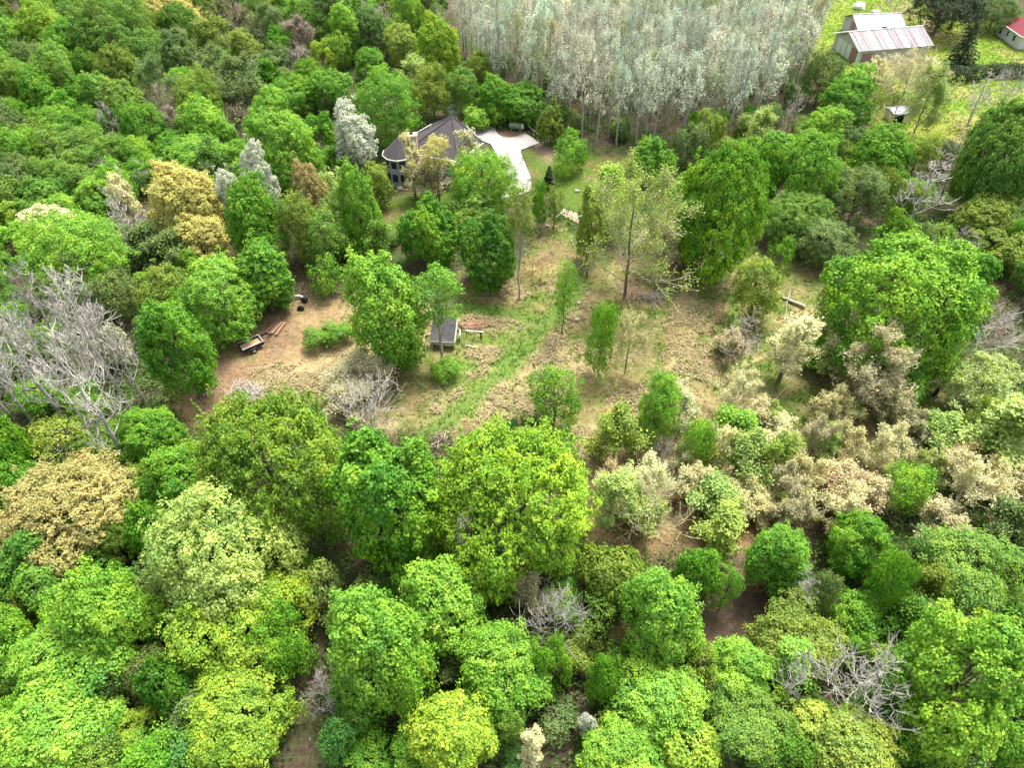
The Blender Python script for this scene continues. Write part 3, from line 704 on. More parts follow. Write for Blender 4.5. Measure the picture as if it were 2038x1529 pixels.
g.build('gutter', WHITE, bayroof)
for i in range(NT_):
    a_, b_ = wo[i], wo[(i + 1) % NT_]
    if (a_[1] + b_[1]) / 2 < TC[1] - .3:
        wall_window(house, hp(*a_), hp(*b_), .5, 1.0, 1.9, .62, 'bay_window'); wall_window(house, hp(*a_), hp(*b_), .5, 3.1, 3.9, .62, 'bay_window')
b = MB(); b.box(hp(-14.9, 100.3, 3.3), (1.5, 1.0, 7.0)); ch = b.build('chimney', BRICKC, house)
b = MB(); b.box(hp(-14.9, 100.3, 6.88), (1.75, 1.25, .22)); b.build('chimney_cap', CREAMW, ch)
b = MB(); b.box(hp(-14.9, 100.3, 7.09), (.5, .4, .22)); b.build('flue', DARK, ch)
b = MB()
for t in np.linspace(0, 1, 9):
    p = lerp3((-13.6, 97.9, 0), (-8.8, 96.0, 0), t); b.box(hp(p.x, p.y, .5), (.09, .09, 1.1))
b.bar(hp(-13.6, 97.9, 1.05), hp(-8.8, 96.0, 1.05), .06); b.bar(hp(-13.6, 97.9, .5), hp(-8.8, 96.0, .5), .04); b.build('deck_railing', WHITE, house)

def frame_of(ox, oy, ang):
    u = Vector((math.cos(ang), math.sin(ang), 0)); v = Vector((-u.y, u.x, 0))
    return lambda x, y, z=0.0: tuple(u * x + v * y + Vector((0, 0, z)))
# -- front barn with patched roof sheets
A_ = math.radians(11.4)
barn = thing('barn', 'weathered metal-roofed barn with white sheets patched into its rusty roof', 'barn', (68.3, 144.9, 0))
q = frame_of(0, 0, A_); BL, BW, EV, RG = 15.7, 9.4, 2.85, 4.75
b = MB(); b.add([q(.15, .15, -.3), q(BL - .15, .15, -.3), q(BL - .15, BW - .15, -.3), q(.15, BW - .15, -.3), q(.15, .15, EV - .1), q(BL - .15, .15, EV - .1), q(BL - .15, BW - .15, EV - .1), q(.15, BW - .15, EV - .1), q(.15, BW / 2, RG - .12), q(BL - .15, BW / 2, RG - .12)],
                [(0, 1, 5, 4), (1, 2, 6, 9, 5), (2, 3, 7, 6), (3, 0, 4, 8, 7), (4, 5, 9, 8), (6, 7, 8, 9)])
b.build('wall', FADED, barn)
ns = 22
def sheet_row(parent, n, L, y0, z0, y1, z1, qf, mats, name='roof_sheet', over=.35):
    """corrugated sheets side by side, each its own piece with a raised lap rib"""
    step = (L + 2 * over) / n
    for i in range(n):
        xa = -over + i * step + .012; xb = xa + step - .024; lift = .03 * (i % 2) + .012 * ((i * 7) % 3)
        m = mats(i); mb = MB(); mb.slab([qf(xa, y0, z0 + lift), qf(xb, y0, z0 + lift), qf(xb, y1, z1 + lift), qf(xa, y1, z1 + lift)], .05)
        for f_ in (.12, .5, .88):
            x_ = xa + (xb - xa) * f_; mb.bar(qf(x_, y0, z0 + lift), qf(x_, y1, z1 + lift), .035, .035, 4)
        mb.build(name, m, parent)
white_at = {5, 9, 14, 18}
sheet_row(barn, ns, BL, -.45, EV - .12, BW / 2, RG, q, lambda i: SKYLT if i in white_at else (RUSTM if i % 3 != 1 else METAL))
b = MB(); b.slab([q(-.35, BW / 2, RG), q(BL + .35, BW / 2, RG), q(BL + .35, BW + .45, EV - .12), q(-.35, BW + .45, EV - .12)], .06); b.build('back_roof', METAL, barn)
b = MB(); b.bar(q(-.4, BW / 2, RG + .06), q(BL + .4, BW / 2, RG + .06), .16, .16, 6, .5); b.build('ridge_cap', SKYLT, barn)
b = MB(); b.box(q(7.6, BW / 2 + .3, RG + .1), (.9, .5, .3), A_); b.build('roof_vent', DARK, barn)
b = MB()
for y0, z0, y1, z1 in ((-.45, EV - .12, BW / 2, RG), (BW / 2, RG, BW + .45, EV - .12)): b.bar(q(-.4, y0, z0 + .03), q(-.4, y1, z1 + .03), .10, .10, 4)
b.build('barge_board', WHITE, barn)
b = MB(); b.box(q(.1, .05, 1.3), (.55, .12, 2.8), A_); b.build('corner_board', MINT, barn)
b = MB(); b.box(q(2.2, .09, 1.0), (2.1, .12, 2.0), A_); b.build('side_door', BARNRED, barn)
b = MB(); b.box(q(.09, 1.7, 1.25), (.12, 1.9, 2.5), A_); b.build('end_door', BARNRED, barn)
for yy in (3.55, 5.35, 7.0):
    b = MB(); b.box(q(.08, yy, 1.35), (.12, 1.5, 2.7), A_); b.build('sliding_door', MINT, barn)
# -- rear barn
A2 = math.radians(4)
barn2 = thing('barn', 'smaller barn with a smooth pale blue metal roof, behind the patched barn', 'barn', (72.6, 157.4, 0))
q2 = frame_of(0, 0, A2); L2, W2, E2, R2 = 10.0, 8.0, 2.5, 4.2
b = MB(); b.add([q2(.15, .15, -.3), q2(L2 - .15, .15, -.3), q2(L2 - .15, W2 - .15, -.3), q2(.15, W2 - .15, -.3), q2(.15, .15, E2 - .1), q2(L2 - .15, .15, E2 - .1), q2(L2 - .15, W2 - .15, E2 - .1), q2(.15, W2 - .15, E2 - .1), q2(.15, W2 / 2, R2 - .12), q2(L2 - .15, W2 / 2, R2 - .12)],
                [(0, 1, 5, 4), (1, 2, 6, 9, 5), (2, 3, 7, 6), (3, 0, 4, 8, 7), (4, 5, 9, 8), (6, 7, 8, 9)])
b.build('wall', FADED, barn2)
sheet_row(barn2, 11, L2, -.4, E2 - .1, W2 / 2, R2, q2, lambda i: BLUEM)
b = MB(); b.slab([q2(-.35, W2 / 2, R2), q2(L2 + .35, W2 / 2, R2), q2(L2 + .35, W2 + .4, E2 - .1), q2(-.35, W2 + .4, E2 - .1)], .06); b.build('back_roof', BLUEM, barn2)
b = MB(); b.bar(q2(-.4, W2 / 2, R2 + .07), q2(L2 + .4, W2 / 2, R2 + .07), .15, .15, 6, .5); b.build('ridge_cap', SKYLT, barn2)
b = MB(); b.box(q2(.08, 3.2, 1.4), (.12, 1.8, 2.8), A2); b.build('end_door', BARNRED, barn2)
# -- red-roofed house at the edge
e1 = P(1986, 40, 2.6); e2 = P(2034, 73, 2.6); du = (e2 - e1); du.z = 0; ang = math.atan2(du.y, du.x); LR = 13.0
red = thing('house', 'white house with a red shingle roof at the corner of the lawn', 'house', (e1.x, e1.y, 0))
q3 = frame_of(0, 0, ang); DR = 8.0
b = MB(); b.prism([q3(.45, .45)[:2], q3(du.length - .4, .45)[:2], q3(du.length - .4, DR - .45)[:2], q3(.45, DR - .45)[:2]], -.3, 2.5); b.build('wall', WHITE, red)
rl = du.length
ro = [q3(0, 0, 2.6), q3(rl, 0, 2.6), q3(rl, DR, 2.6), q3(0, DR, 2.6)]
b = MB(); b.add(ro + [q3(3.2, DR / 2, 4.6), q3(rl - 1.5, DR / 2, 4.6)], [(0, 1, 5, 4), (1, 2, 5), (2, 3, 4, 5), (3, 0, 4), (3, 2, 1, 0)]); rr_ = b.build('roof', REDSH, red)
b = MB()
for i in range(4): b.bar(tuple(Vector(ro[i]) - Vector((0, 0, .07))), tuple(Vector(ro[(i + 1) % 4]) - Vector((0, 0, .07))), .10, .10, 5)
b.build('fascia', WHITE, red)
b = MB(); b.box(q3(2.0, DR * .66, 4.35), (1.0, 2.4, .9), ang); dm = b.build('dormer', WHITE, red)
b = MB(); b.box(q3(2.0, DR * .66, 4.87), (1.3, 2.7, .14), ang); b.build('dormer_roof', SKYLT, dm)
for t, z0, z1, w_ in ((.16, .5, 2.1, .8), (.45, 1.0, 1.9, .7), (.74, .9, 1.9, .9)): wall_window(red, q3(.45, .45), q3(rl - .4, .45), t, z0, z1, w_)
# -- small farm shed with a pale roof
shed = thing('farm_shed', 'small open-fronted shed with a pale blue-white roof on the lawn', 'shed', (67.3, 120.6, 0), math.radians(10))
b = MB(); b.box((-1.85, 0, .75), (.10, 2.4, 1.7)); b.box((1.85, 0, .75), (.10, 2.4, 1.7)); b.box((0, 1.2, .75), (3.6, .10, 1.7)); b.box((1.05, -1.2, .75), (1.5, .10, 1.7)); b.build('wall', CREAMW, shed)
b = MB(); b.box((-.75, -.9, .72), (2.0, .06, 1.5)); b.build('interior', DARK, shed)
b = MB(); b.slab([(-2.15, -1.5, 1.62), (2.15, -1.5, 1.62), (2.15, .1, 1.95), (-2.15, .1, 1.95)], .08); b.build('front_roof', BLUEM, shed)
b = MB(); b.slab([(-2.15, .1, 1.95), (2.15, .1, 1.95), (2.15, 1.5, 1.62), (-2.15, 1.5, 1.62)], .08); b.build('back_roof', BLUEM, shed)
# ------------------------------------------------------------------ the trees, one by one (crown centre x, y, crown width, height in photograph pixels)
# -- woods beyond the ridge, upper corner
T(95,60,95,100,'maple','yel','bright yellow-green rounded tree in the far upper corner woods')
T(225,55,160,135,'fine','mid','largest green dome in the far upper corner woods, beside a golden tree')
T(235,145,80,95,'maple','olive','olive-yellow tree growing under the large green dome')
T(335,20,120,95,'maple','gold','golden-yellow tree at the top edge of the woods')
T(15,85,85,80,'maple','lime','lime tree on the photo edge below the dark corner trees')
T(140,92,90,90,'maple','green','green tree between the yellow-green round crown and the large green dome')
T(60,118,70,70,'fine','dull','dull green tree below the bright yellow-green corner tree')
T(80,180,80,85,'maple','green','bright knobbly green tree on the shaded slope by the photo edge')
T(155,182,55,60,'maple','green','small green tree on the slope beside a dark gap')
T(15,225,70,65,'fine','green','rounded green tree cut by the photo edge, halfway down the slope')
T(365,163,65,55,'maple','lime','small lime tree standing behind the tall lime tree of the slope')
T(408,185,60,60,'maple','lime','middle of three stepped lime trees on the slope among grey scrub')
T(410,248,100,100,'maple','lime','tall lime tree standing out of grey leafless scrub on the slope')
T(277,250,58,65,'maple','mid','pointed green tree on the slope near a leaning grey trunk')
T(222,215,45,60,'fine','dull','narrow grey-green tree beside the leaning grey trunk on the slope')
T(105,242,90,65,'fine','green','soft green crown on the slope above a bluish green hollow')
T(182,246,75,65,'fine','green','pale-topped green crown next to the leaning grey trunk')
T(150,265,85,75,'maple','green','green crown in the thick of the slope woods')
T(30,292,95,85,'fine','green','broad green crown low on the slope at the photo edge')
T(125,292,110,85,'fine','mid','wide green crown below the thick of the slope woods')
T(205,295,90,80,'fine','mid','green crown on the slope beside small grey scrub')
T(30,352,100,85,'fine','dull','shaded green crown near the foot of the slope at the edge')
T(88,352,85,75,'fine','mid','shaded green tree near the foot of the slope with yellowish tips')
T(155,342,100,85,'fine','mid','shaded green tree above bluish grey brush at the foot of the slope')
T(85,390,110,65,'dense','deep','dark green low crown in the shade behind the lime ridge trees')
T(290,338,90,60,'fine','green','soft green crown behind the white-leaved tree on the ridge')
T(252,302,65,52,'fine','mid','small hazy green crown between two pointed slope trees')
T(350,292,85,45,'maple','green','low green crown at the foot of the tall lime slope tree')
T(310,345,50,55,'maple','lime','small lime tree behind the golden oak of the ridge')
for x,y,w,h,k,cl,lb in [
 (350,95,95,80,'budding','dull','olive-grey scrubby tree below the golden tree of the top edge'),
 (425,80,90,90,'budding','olive','hazy olive tree with visible grey twigs in the upper woods'),
 (430,135,95,85,'budding','dull','grey-green thin tree beside the three stepped lime trees'),
 (480,165,100,105,'budding','dull','greyish tree with a dark forked trunk on the slope'),
 (320,205,80,80,'bare','brown','brownish leafless scrub tree on the slope behind the pointed green tree'),
 (470,35,90,75,'bare','brown','brown leafless tree in the upper woods near the golden tree'),
 (540,45,80,70,'budding','dull','thin grey-green tree in the upper woods with a bare pole trunk'),
 (590,70,70,70,'budding','brown','brownish thin thicket beside the grassy gap of the upper woods'),
 (525,130,75,60,'budding','dull','dim grey-green thicket below the bare pole trunk'),
 (595,115,70,50,'bare','purple','dark purplish twigs at the lower end of the grassy gap'),
 (215,238,60,70,'bare','palegrey','leaning pale grey leafless trunk on the slope'),
 (215,342,80,60,'bare','grey','bluish grey leafless brush at the foot of the slope'),
 (340,250,70,70,'budding','brown','brown thinly leafed scrub beside the tall lime slope tree'),
 (470,235,60,60,'bare','brown','grey-brown brush below the dark forked trunk')]:
    T(x,y,w,h,k,cl,lb)
T(555,85,50,60,'maple','green','small bright green tree standing in brown scrub of the upper woods')
T(640,110,50,55,'maple','yel','yellow-green sapling at the end of the grassy gap')
T(605,140,40,40,'fine','green','small round green tree beside the yellow-green sapling')
T(580,185,95,70,'fine','green','soft green spreading tree above the big maple of the ridge')
T(655,175,90,70,'maple','green','green spreading tree behind the white poplar by the house')
T(520,20,60,50,'maple','olive','olive green crown near the top edge between leafless trees')
T(600,18,75,50,'maple','lime','lime-green crown at the top edge beside the grassy gap')
# -- ridge of the upper left
T(563,295,150,145,'maple','lime','big bright maple on the ridge between two white-leaved trees')
T(385,312,115,60,'maple','lime','lime crown just behind the golden oak')
T(475,318,85,75,'maple','lime','lime crown on the ridge above the second white-leaved tree')
TT(540,286,442,66,'blossom','white','white-leaved tree standing against the big bright ridge maple',bark='pale')
TT(476,338,462,62,'blossom','white','white-leaved tree between the golden oak and a bright green tree',bark='pale')
TT(272,346,462,54,'blossom','palecream','white-leaved small tree just behind the golden oak',bark='pale')
T(90,440,95,55,'blossom','palecream','low whitish tree above the big pale lime crown near the edge',bark='pale')
T(370,395,145,145,'maple','gold','golden-yellow oak on the ridge')
T(398,462,110,90,'maple','gold','lower golden crown in front of the golden oak')
T(190,386,90,72,'maple','lime','lime crown on the ridge beside bare whitish branches')
T(115,410,85,62,'maple','lime','lime crown behind the low whitish tree')
T(20,425,60,55,'maple','yel','yellow-green crown at the edge of the ridge line')
T(20,480,80,70,'maple','lime','lime crown at the photo edge next to the big pale lime crown')
T(135,505,215,165,'fine','lime','big pale lime crown of fine leaves behind the grey dead trees')
T(245,435,90,135,'bare','palegrey','whitish leafless tree between the lime crown and the golden oak')
T(300,345,80,60,'bare','grey','grey leafless brush tucked behind the golden oak')
T(507,430,120,150,'maple','green','bright green tree in front of the white-leaved trees')
TT(635,328,470,68,'maple','rust','orange-brown leafing tree below the big ridge maple')
T(664,388,80,100,'airy','pale','pale olive thin tree beside the orange-brown leafing tree')
T(590,450,85,125,'fine','olive','olive tree between the bright green ridge tree and the orange-brown one')
T(645,475,80,120,'airy','mid','thin green tree with a pale stem behind the clearing edge')
T(290,480,80,80,'budding','dull','grey-green twiggy tree below the whitish leafless tree')
# -- around the house
T(705,268,85,125,'blossom','white','large white poplar standing beside the house turret',bark='pale')
T(760,208,155,135,'fine','green','broad green tree rising directly behind the house')
T(690,60,65,95,'maple','lime','lime tree at the top of the grassy gap')
T(735,125,65,55,'maple','green','small bright green tree in the woods above the house')
T(745,42,100,70,'bare','purple','grey-purple leafless tree at the top edge beside the grove')
T(775,12,85,50,'maple','olive','olive crown at the top edge beside the grove')
T(840,22,80,70,'budding','dull','dim twiggy tree at the top edge by the pale grove')
T(800,88,75,72,'maple','ygreen','yellowish crown in the woods above the house')
T(875,95,95,115,'maple','yel','bright yellow-green tree beside the pale poplar grove')
T(828,150,85,80,'budding','pale','pale thin tree behind the house between two green ones')
T(862,178,95,95,'fine','olive','olive tree rising behind the far end of the house roof')
T(920,178,75,85,'fine','mid','green tree beside the flowering shrub at the roof end')
T(955,140,60,75,'fine','olive','olive tree at the edge of the poplar grove behind the driveway')
TT(907,200,240,36,'blossom','white','small white-flowering shrub at the end of the house roof',cat='shrub',name='flowering_shrub')
TT(990,152,240,80,'maple','green','green tree directly behind the driveway turnaround')
TT(1042,172,243,98,'maple','green','spreading green tree above the propane tank')
T(948,233,60,24,'maple','lime','low lime shrub along the back of the driveway',cat='shrub',name='shrub')
T(1097,243,52,72,'spray','olive','olive-green conical tree by the black rail fence')
T(1140,298,66,68,'fine','green','round light green young tree on the lawn beside the driveway')
T(1093,351,38,44,'spruce','dark','small dark evergreen beside the driveway',name='evergreen_bush')
T(1122,320,50,60,'airy','lime','thin lime sapling between the round young tree and the driveway',cat='tree',name='sapling')
T(1303,316,90,82,'dense','green','saturated green rounded tree at the foot of the poplar grove')
T(1236,253,44,34,'maple','green','small green bush at the foot of the poplar trunks',cat='shrub',name='shrub')
TT(828,268,396,48,'cream','cream','cream budding tree in front of the house turret')
TT(875,270,398,56,'airy','gold','yellow budding crown in front of the dark roof',lift=0.45)
TT(934,268,394,72,'cream','pink','pinkish budding tree in front of the roof edge')
TT(850,312,392,60,'budding','tan','grey-brown twiggy tree in front of the house wall')
T(958,366,142,128,'fine','lime','large lime-green tree standing between house and driveway')
T(955,415,120,90,'fine','mid','darker green tree below the large lime tree by the driveway')
T(745,365,72,78,'maple','olive','olive-green tree beside the turret wall')
T(715,410,78,160,'maple','lime','tall lime tree in front of the olive tree by the turret')
T(760,480,60,90,'budding','mid','thin green tree with a white stem at the clearing edge')
T(850,455,115,125,'dense','green','dense bright green tree at the far edge of the clearing')
T(970,492,120,135,'dense','deep','deep green drooping tree at the far edge of the clearing')
T(1072,405,36,85,'fine','green','narrow green tree between two olive columns by the driveway')
T(1103,408,42,75,'airy','olive','short olive column tree beside the gravel track')
TB(1033,596,15.5,1.9,'airy','olive','tall olive column tree with a long bare trunk at the clearing',bark='pale',lift=0.4)
T(1060,530,70,50,'bare','rust','reddish-brown leafless brush behind the long bare trunk')
T(1175,440,62,165,'spray','ygreen','layered yellow-green conifer-like tree beside the gravel track')
TB(1243,592,18.5,6.4,'budding','ygreen','largest yellowish twiggy tree, in the clearing beyond the slim trees')
T(1215,395,80,130,'budding','yel','yellow thin tree behind the largest yellowish twiggy tree')
T(1310,480,90,110,'budding','tan','tan thin tree beside the largest yellowish twiggy tree')
# -- right of the clearing, up to the farm lawn
T(1438,418,172,230,'dense','vivid','tallest dense bright green maple at the clearing, with a yellowish side')
T(1385,450,70,110,'dense','green','green crown leaning against the tallest dense maple')
T(1545,300,110,70,'maple','green','bright green crown behind the tallest dense maple')
T(1528,350,60,110,'dense','green','narrow green crown squeezed beside the tallest dense maple')
T(1615,345,120,145,'maple','lime','bright rounded tree in a row with the tallest dense maple')
T(1590,435,140,100,'fine','mid','shaded green tree below the bright rounded tree')
T(1690,200,105,95,'maple','green','bright green tree next to the old barn')
T(1645,255,95,85,'maple','lime','lower lime tree adjoining the green tree by the barn')
T(1712,147,55,38,'fine','lime','small lime bush against the barn wall',cat='shrub',name='shrub')
T(1640,150,80,90,'fine','dull','dull green tree between the grove and the barn lawn')
T(1755,308,115,110,'maple','green','green tree below the small farm shed')
T(1832,300,75,80,'fine','ygreen','hazy yellow-green tree at the lower end of the lawn')
T(1992,318,150,195,'dense','mid','huge shaded green tree at the photo edge below the lawn')
T(1905,330,70,110,'bare','purple','purplish leafless tree in front of the huge shaded green tree')
T(1710,390,125,115,'fine','dull','dull green tree behind the dead white snag')
T(1820,388,66,70,'fine','lime','lime crown right behind the dead white snag')
TB(1800,462,11.0,2.9,'bare','palegrey','dead white snag with forked branches above the biggest maple')
T(1970,432,140,70,'maple','olive','yellow-olive crown below the huge shaded green tree')
T(1968,488,100,60,'maple','olive','lower olive crown behind the biggest maple')
T(2020,505,70,70,'maple','ygreen','yellowish crown at the photo edge below the olive ones')
T(1925,480,70,60,'bare','grey','grey leafless bush beside the lower olive crown')
T(1578,215,55,95,'bare','purple','dark purplish leafless tree at the corner of the poplar grove')
T(1415,258,62,75,'fine','ygreen','yellowish tree at the front of the poplar grove')
T(1505,252,72,80,'budding','pale','pale yellow-green thin tree at the front corner of the grove')
T(1372,285,70,75,'fine','dull','dull olive tree beside the saturated green rounded tree')
T(1450,300,75,50,'fine','olive','low olive crown behind the tallest dense maple')
TB(1905,131,12.0,3.6,'spruce','dark','tall dark spruce on the farm lawn')
T(1815,146,130,36,'budding','tan','tan budding thicket in front of the barn wall')
T(1748,135,60,40,'cream','cream','cream twiggy bush at the near corner of the barn')
TB(1768,262,14.5,4.6,'bare','tan','leafless many-stemmed tree standing in front of the small farm shed')
TB(1815,275,12.5,3.2,'budding','pale','slender pale budding tree beside the small farm shed')
TB(1975,262,12.0,3.4,'bare','palegrey','whitish leafless tree on the lawn behind the huge shaded green tree')
TB(1925,250,9.0,2.6,'bare','palegrey','thin leafless tree on the open lawn below the hedge')
TB(2030,290,10.0,2.6,'bare','tan','tan leafless tree at the photo edge of the lawn')
T(1880,8,140,50,'fine','dark','dark tree row crown at the top of the lawn')
T(1985,22,90,60,'fine','dull','dull green tree behind the red-roofed house')
T(1790,0,90,36,'bare','purple','purplish brush at the top edge of the lawn')
T(1560,500,55,62,'airy','green','small green sapling beyond the feathery yellow-green tree',name='sapling')
T(1650,480,110,90,'fine','dull','shadowed dull green tree just behind the biggest maple')
# -- the big maple and the right-hand clearing
T(1783,600,310,270,'maple','vivid','biggest maple, a huge bright green crown at the side of the clearing')
T(1800,755,100,95,'maple','green','low bright green crown skirting the biggest maple')
T(1632,702,78,68,'maple','green','bright green sapling at the foot of the biggest maple',name='sapling')
T(1508,572,95,115,'fine','ygreen','feathery yellow-green tree in the clearing near a fallen log')
T(1490,670,90,115,'bare','purple','grey-purple leafless bushy tree in the clearing')
T(1577,685,90,140,'cream','palecream','cream budding tree between the grey-purple tree and the biggest maple')
T(1475,772,108,105,'cream','palecream','whitish budding tree in front of the grey-purple leafless tree')
TB(1700,812,11.5,4.4,'cream','tan','tan twiggy tree with a pale leaning trunk below the biggest maple',bark='pale')
T(1985,655,130,115,'bare','palegrey','grey spreading leafless tree beside the biggest maple')
T(1960,770,170,140,'cream','pale','olive-cream budding tree with a dark trunk by a fallen log',bark='dark')
T(2005,862,115,150,'budding','pale','pale green thin tree at the photo edge above the cream trees',bark='pale')
T(1388,882,72,105,'fine','lime','lime bushy tree at the head of the rust-brown ground')
T(1310,815,92,135,'fine','lime','tall lime tree alone in the dry grass of the clearing')
T(1230,862,105,115,'budding','ygreen','wispy yellow-green tree behind the cream tree by the big beech')
T(1318,905,66,90,'bare','purple','dark purplish twiggy tree below the lone lime tree')
T(1465,850,95,95,'budding','lime','wispy green tree below the whitish budding tree')
T(1537,828,72,72,'cream','pale','small cream tree beside a leaning dead pole')
for x,y,w,h,cl,lb in [(1555,872,100,88,'palecream','pale yellow budding tree topping the cream thicket'),(1630,868,78,98,'pink','pinkish budding tree second along the top of the cream thicket'),
 (1690,885,85,95,'cream','cream budding tree third along the top of the cream thicket'),(1775,885,100,105,'palecream','pale cream tree at the far end of the cream thicket'),
 (1485,985,115,105,'cream','cream tree at the near end of the cream thicket over rust ground'),(1570,962,95,105,'pink','pinkish twiggy tree in the middle of the cream thicket'),
 (1612,945,85,95,'cream','cream twiggy tree behind the middle of the thicket'),(1690,992,95,95,'pink','pinkish cream tree next to the bright lime bush tree'),(1950,960,145,135,'cream','wide cream budding tree near the photo edge')]:
    T(x,y,w,h,'cream',cl,lb)
T(1805,968,98,105,'fine','lime','bright lime tree set among the cream thicket')
T(1222,985,98,135,'cream','pale','cream-green budding tree standing beside the big beech')
TB(1282,1098,11.5,3.2,'bare','pink','pinkish leafless tree on rust-brown ground beside the cream-green one')
T(1870,1040,120,80,'cream','tan','tan low twiggy tree below the wide cream budding tree')
T(2010,1040,90,110,'budding','dull','dim twiggy tree at the photo edge below the wide cream tree')
# -- the clearing
T(763,620,148,215,'maple','lime','tall bright lime tree standing alone next to the old shed')
TB(883,722,13.0,2.7,'airy','green','thin green tree with a straight grey trunk in front of the old shed',bark='pale',lift=0.45)
TB(1118,668,10.5,1.3,'airy','lime','slender sapling with a small bright crown beside the grass path',name='sapling',lift=0.25)
TB(1190,748,10.5,1.75,'fine','lime','slim bright columnar tree beside the cream budding tree in the clearing')
TB(1243,744,8.6,2.9,'cream','cream','cream budding tree right beside the slim columnar tree')
T(1105,785,118,130,'airy','green','leafy green sapling clump with dead white twigs above the big beech',name='sapling')
TB(1085,790,5.5,0.9,'bare','palegrey','dead white pole stem sticking out of the leafy sapling clump',name='dead_sapling')
T(634,672,58,34,'fine','green','small low green shrub reaching towards the trailer side',cat='shrub',name='shrub')
T(675,662,62,46,'fine','green','low green shrub at the foot of the tall lime tree',cat='shrub',name='shrub')
T(800,705,80,60,'fine','green','small green bush tucked against the tall lime tree',cat='shrub',name='shrub')
T(885,735,60,34,'fine','lime','tiny green bush at the foot of the straight grey trunk',cat='shrub',name='shrub')
T(722,748,125,84,'budding','pink','pinkish-brown leafless tree in the dry grass below the tall lime tree')
TT(745,762,880,140,'bare','palegrey','grey leafless tree just behind the saturated green round tree')
T(690,790,90,75,'budding','pink','light brown leafless bush beside the olive beech')
# -- dead trees and the left flank
for bx,by,H,R,cl,lb in [(70,852,15,2.6,'palegrey','grey dead tree nearest the photo edge in the dead stand'),(123,832,16,2.4,'palegrey','grey dead tree with a forked crown in the dead stand'),
 (180,858,17,2.6,'palegrey','tall pale dead tree in the middle of the dead stand'),(268,930,17,2.5,'palegrey','long leaning dead trunk beside the small bright maple'),
 (264,822,18,2.5,'palegrey','tallest dead grey tree of the dead stand'),(292,803,15,2.6,'palegrey','dead grey tree next to the bright maple of the clearing'),
 (60,748,14,2.2,'grey','dead grey tree behind, half hidden at the edge of the dead stand'),(150,742,15,2.3,'grey','brownish grey dead tree at the back of the dead stand'),
 (222,752,14,2.6,'palegrey','pale dead tree at the back of the dead stand by the lime crown'),(20,830,13,2.4,'palegrey','dead tree cut by the photo edge in the dead stand'),(212,800,15,2.0,'palegrey','slim dead trunk in the thick of the dead stand')]:
    TB(bx,by,H,R,'bare',cl,lb,group='dead grey trees of the stand by the clearing')
T(215,690,70,90,'blossom','sage','whitish half-leaved tree among the dead stand',bark='pale')
T(355,690,130,195,'maple','green','bright green maple between the dead stand and the clearing')
T(430,590,180,155,'maple','lime','broad yellow-green tree overhanging the clearing above the trailer')
T(522,548,110,130,'dense','green','deep green tree at the corner of the clearing near the grey shell')
T(330,585,110,120,'fine','olive','olive green tree behind the bright maple')
T(645,545,70,80,'airy','green','thin green tree behind the black bags')
T(60,690,110,90,'fine','mid','low green understorey tree beneath the dead stand')
T(25,640,90,90,'fine','green','green understorey tree at the edge beneath the dead trees')
T(70,785,100,80,'fine','green','green understorey tree between the dead trunks')
T(165,800,90,75,'fine','lime','lime understorey tree between the dead trunks')
T(20,730,70,70,'fine','mid','small green understorey tree at the photo edge in the dead stand')
T(300,862,128,125,'maple','green','small bright maple beside the long leaning dead trunk')
T(200,880,90,70,'fine','mid','green tree in front of the tall pale dead tree')
T(118,880,160,85,'airy','olive','olive twiggy tree in front of the dead stand')
T(15,895,75,130,'dense','green','green tree at the photo edge below the dead stand')
T(30,965,90,110,'maple','green','green crown at the photo edge beside the orange-tinged tree')
T(145,1020,265,220,'spray','salmon','large orange-tinged tree below the dead stand')
T(230,1060,120,120,'spray','olive','olive-green tree against the orange-tinged tree')
T(545,945,298,315,'spray','beech2','large olive beech at the near end of the clearing')
T(365,950,165,165,'maple','green','bright green maple between the orange-tinged tree and the olive beech')
T(300,1060,90,130,'maple','green','green crown below the bright maple beside the pale lime tree')
# -- centre front
T(775,1008,203,258,'dense','green','saturated green round tree between the olive beech and the big yellow-green beech')
T(1022,1003,322,318,'spray','beech','big yellow-green beech at the near edge of the clearing')
TT(935,1030,1175,62,'blossom','sage','pale cream-leaved small tree against the big yellow-green beech')
# -- front woods, left
T(100,1105,215,150,'dense','deep','dark green tree below the orange-tinged tree at the photo edge')
T(30,1090,90,90,'maple','mid','green crown at the photo edge above the dark green tree')
T(215,1222,190,205,'maple','lime','bright lime tree stepping up behind its twin in the corner woods')
T(150,1310,225,165,'maple','lime','wide lime tree in front of the stepping lime twin')
T(110,1450,230,175,'maple','lime','lime tree filling the bottom corner of the photo')
T(15,1262,80,110,'maple','lime','lime crown cut by the photo edge beside the wide lime tree')
T(15,1352,70,90,'maple','mid','green crown cut by the photo edge above the corner lime tree')
T(445,1105,280,285,'maple','palelime','pale lime blossoming crown, the lightest big tree of the front woods')
T(475,1235,290,260,'maple','yel','yellow-lime tree just below the lightest pale crown')
T(560,1285,125,140,'fine','green','green flank tree beside the yellow-lime tree')
T(478,1420,215,195,'maple','yel','bright yellow-lime round tree near the bottom edge')
T(270,1460,95,75,'maple','yel','small yellow-green tree beside the bottom corner lime tree')
T(298,1503,65,55,'maple','yel','tiny yellow-green tree at the bottom edge')
T(392,1490,140,105,'fine','teal','bluish green tree at the bottom edge below the yellow-lime one')
T(335,1372,95,120,'dense','deep','dark green tree in the gap between the lime trees')
T(645,1175,95,115,'airy','pale','thin pale tree over dark bare soil beside the yellow-lime tree')
T(645,1382,85,85,'bare','grey','grey leafless bush in the dark gap of the front woods')
T(672,1475,75,90,'maple','teal','bluish green small tree near the bottom edge of the dark gap')
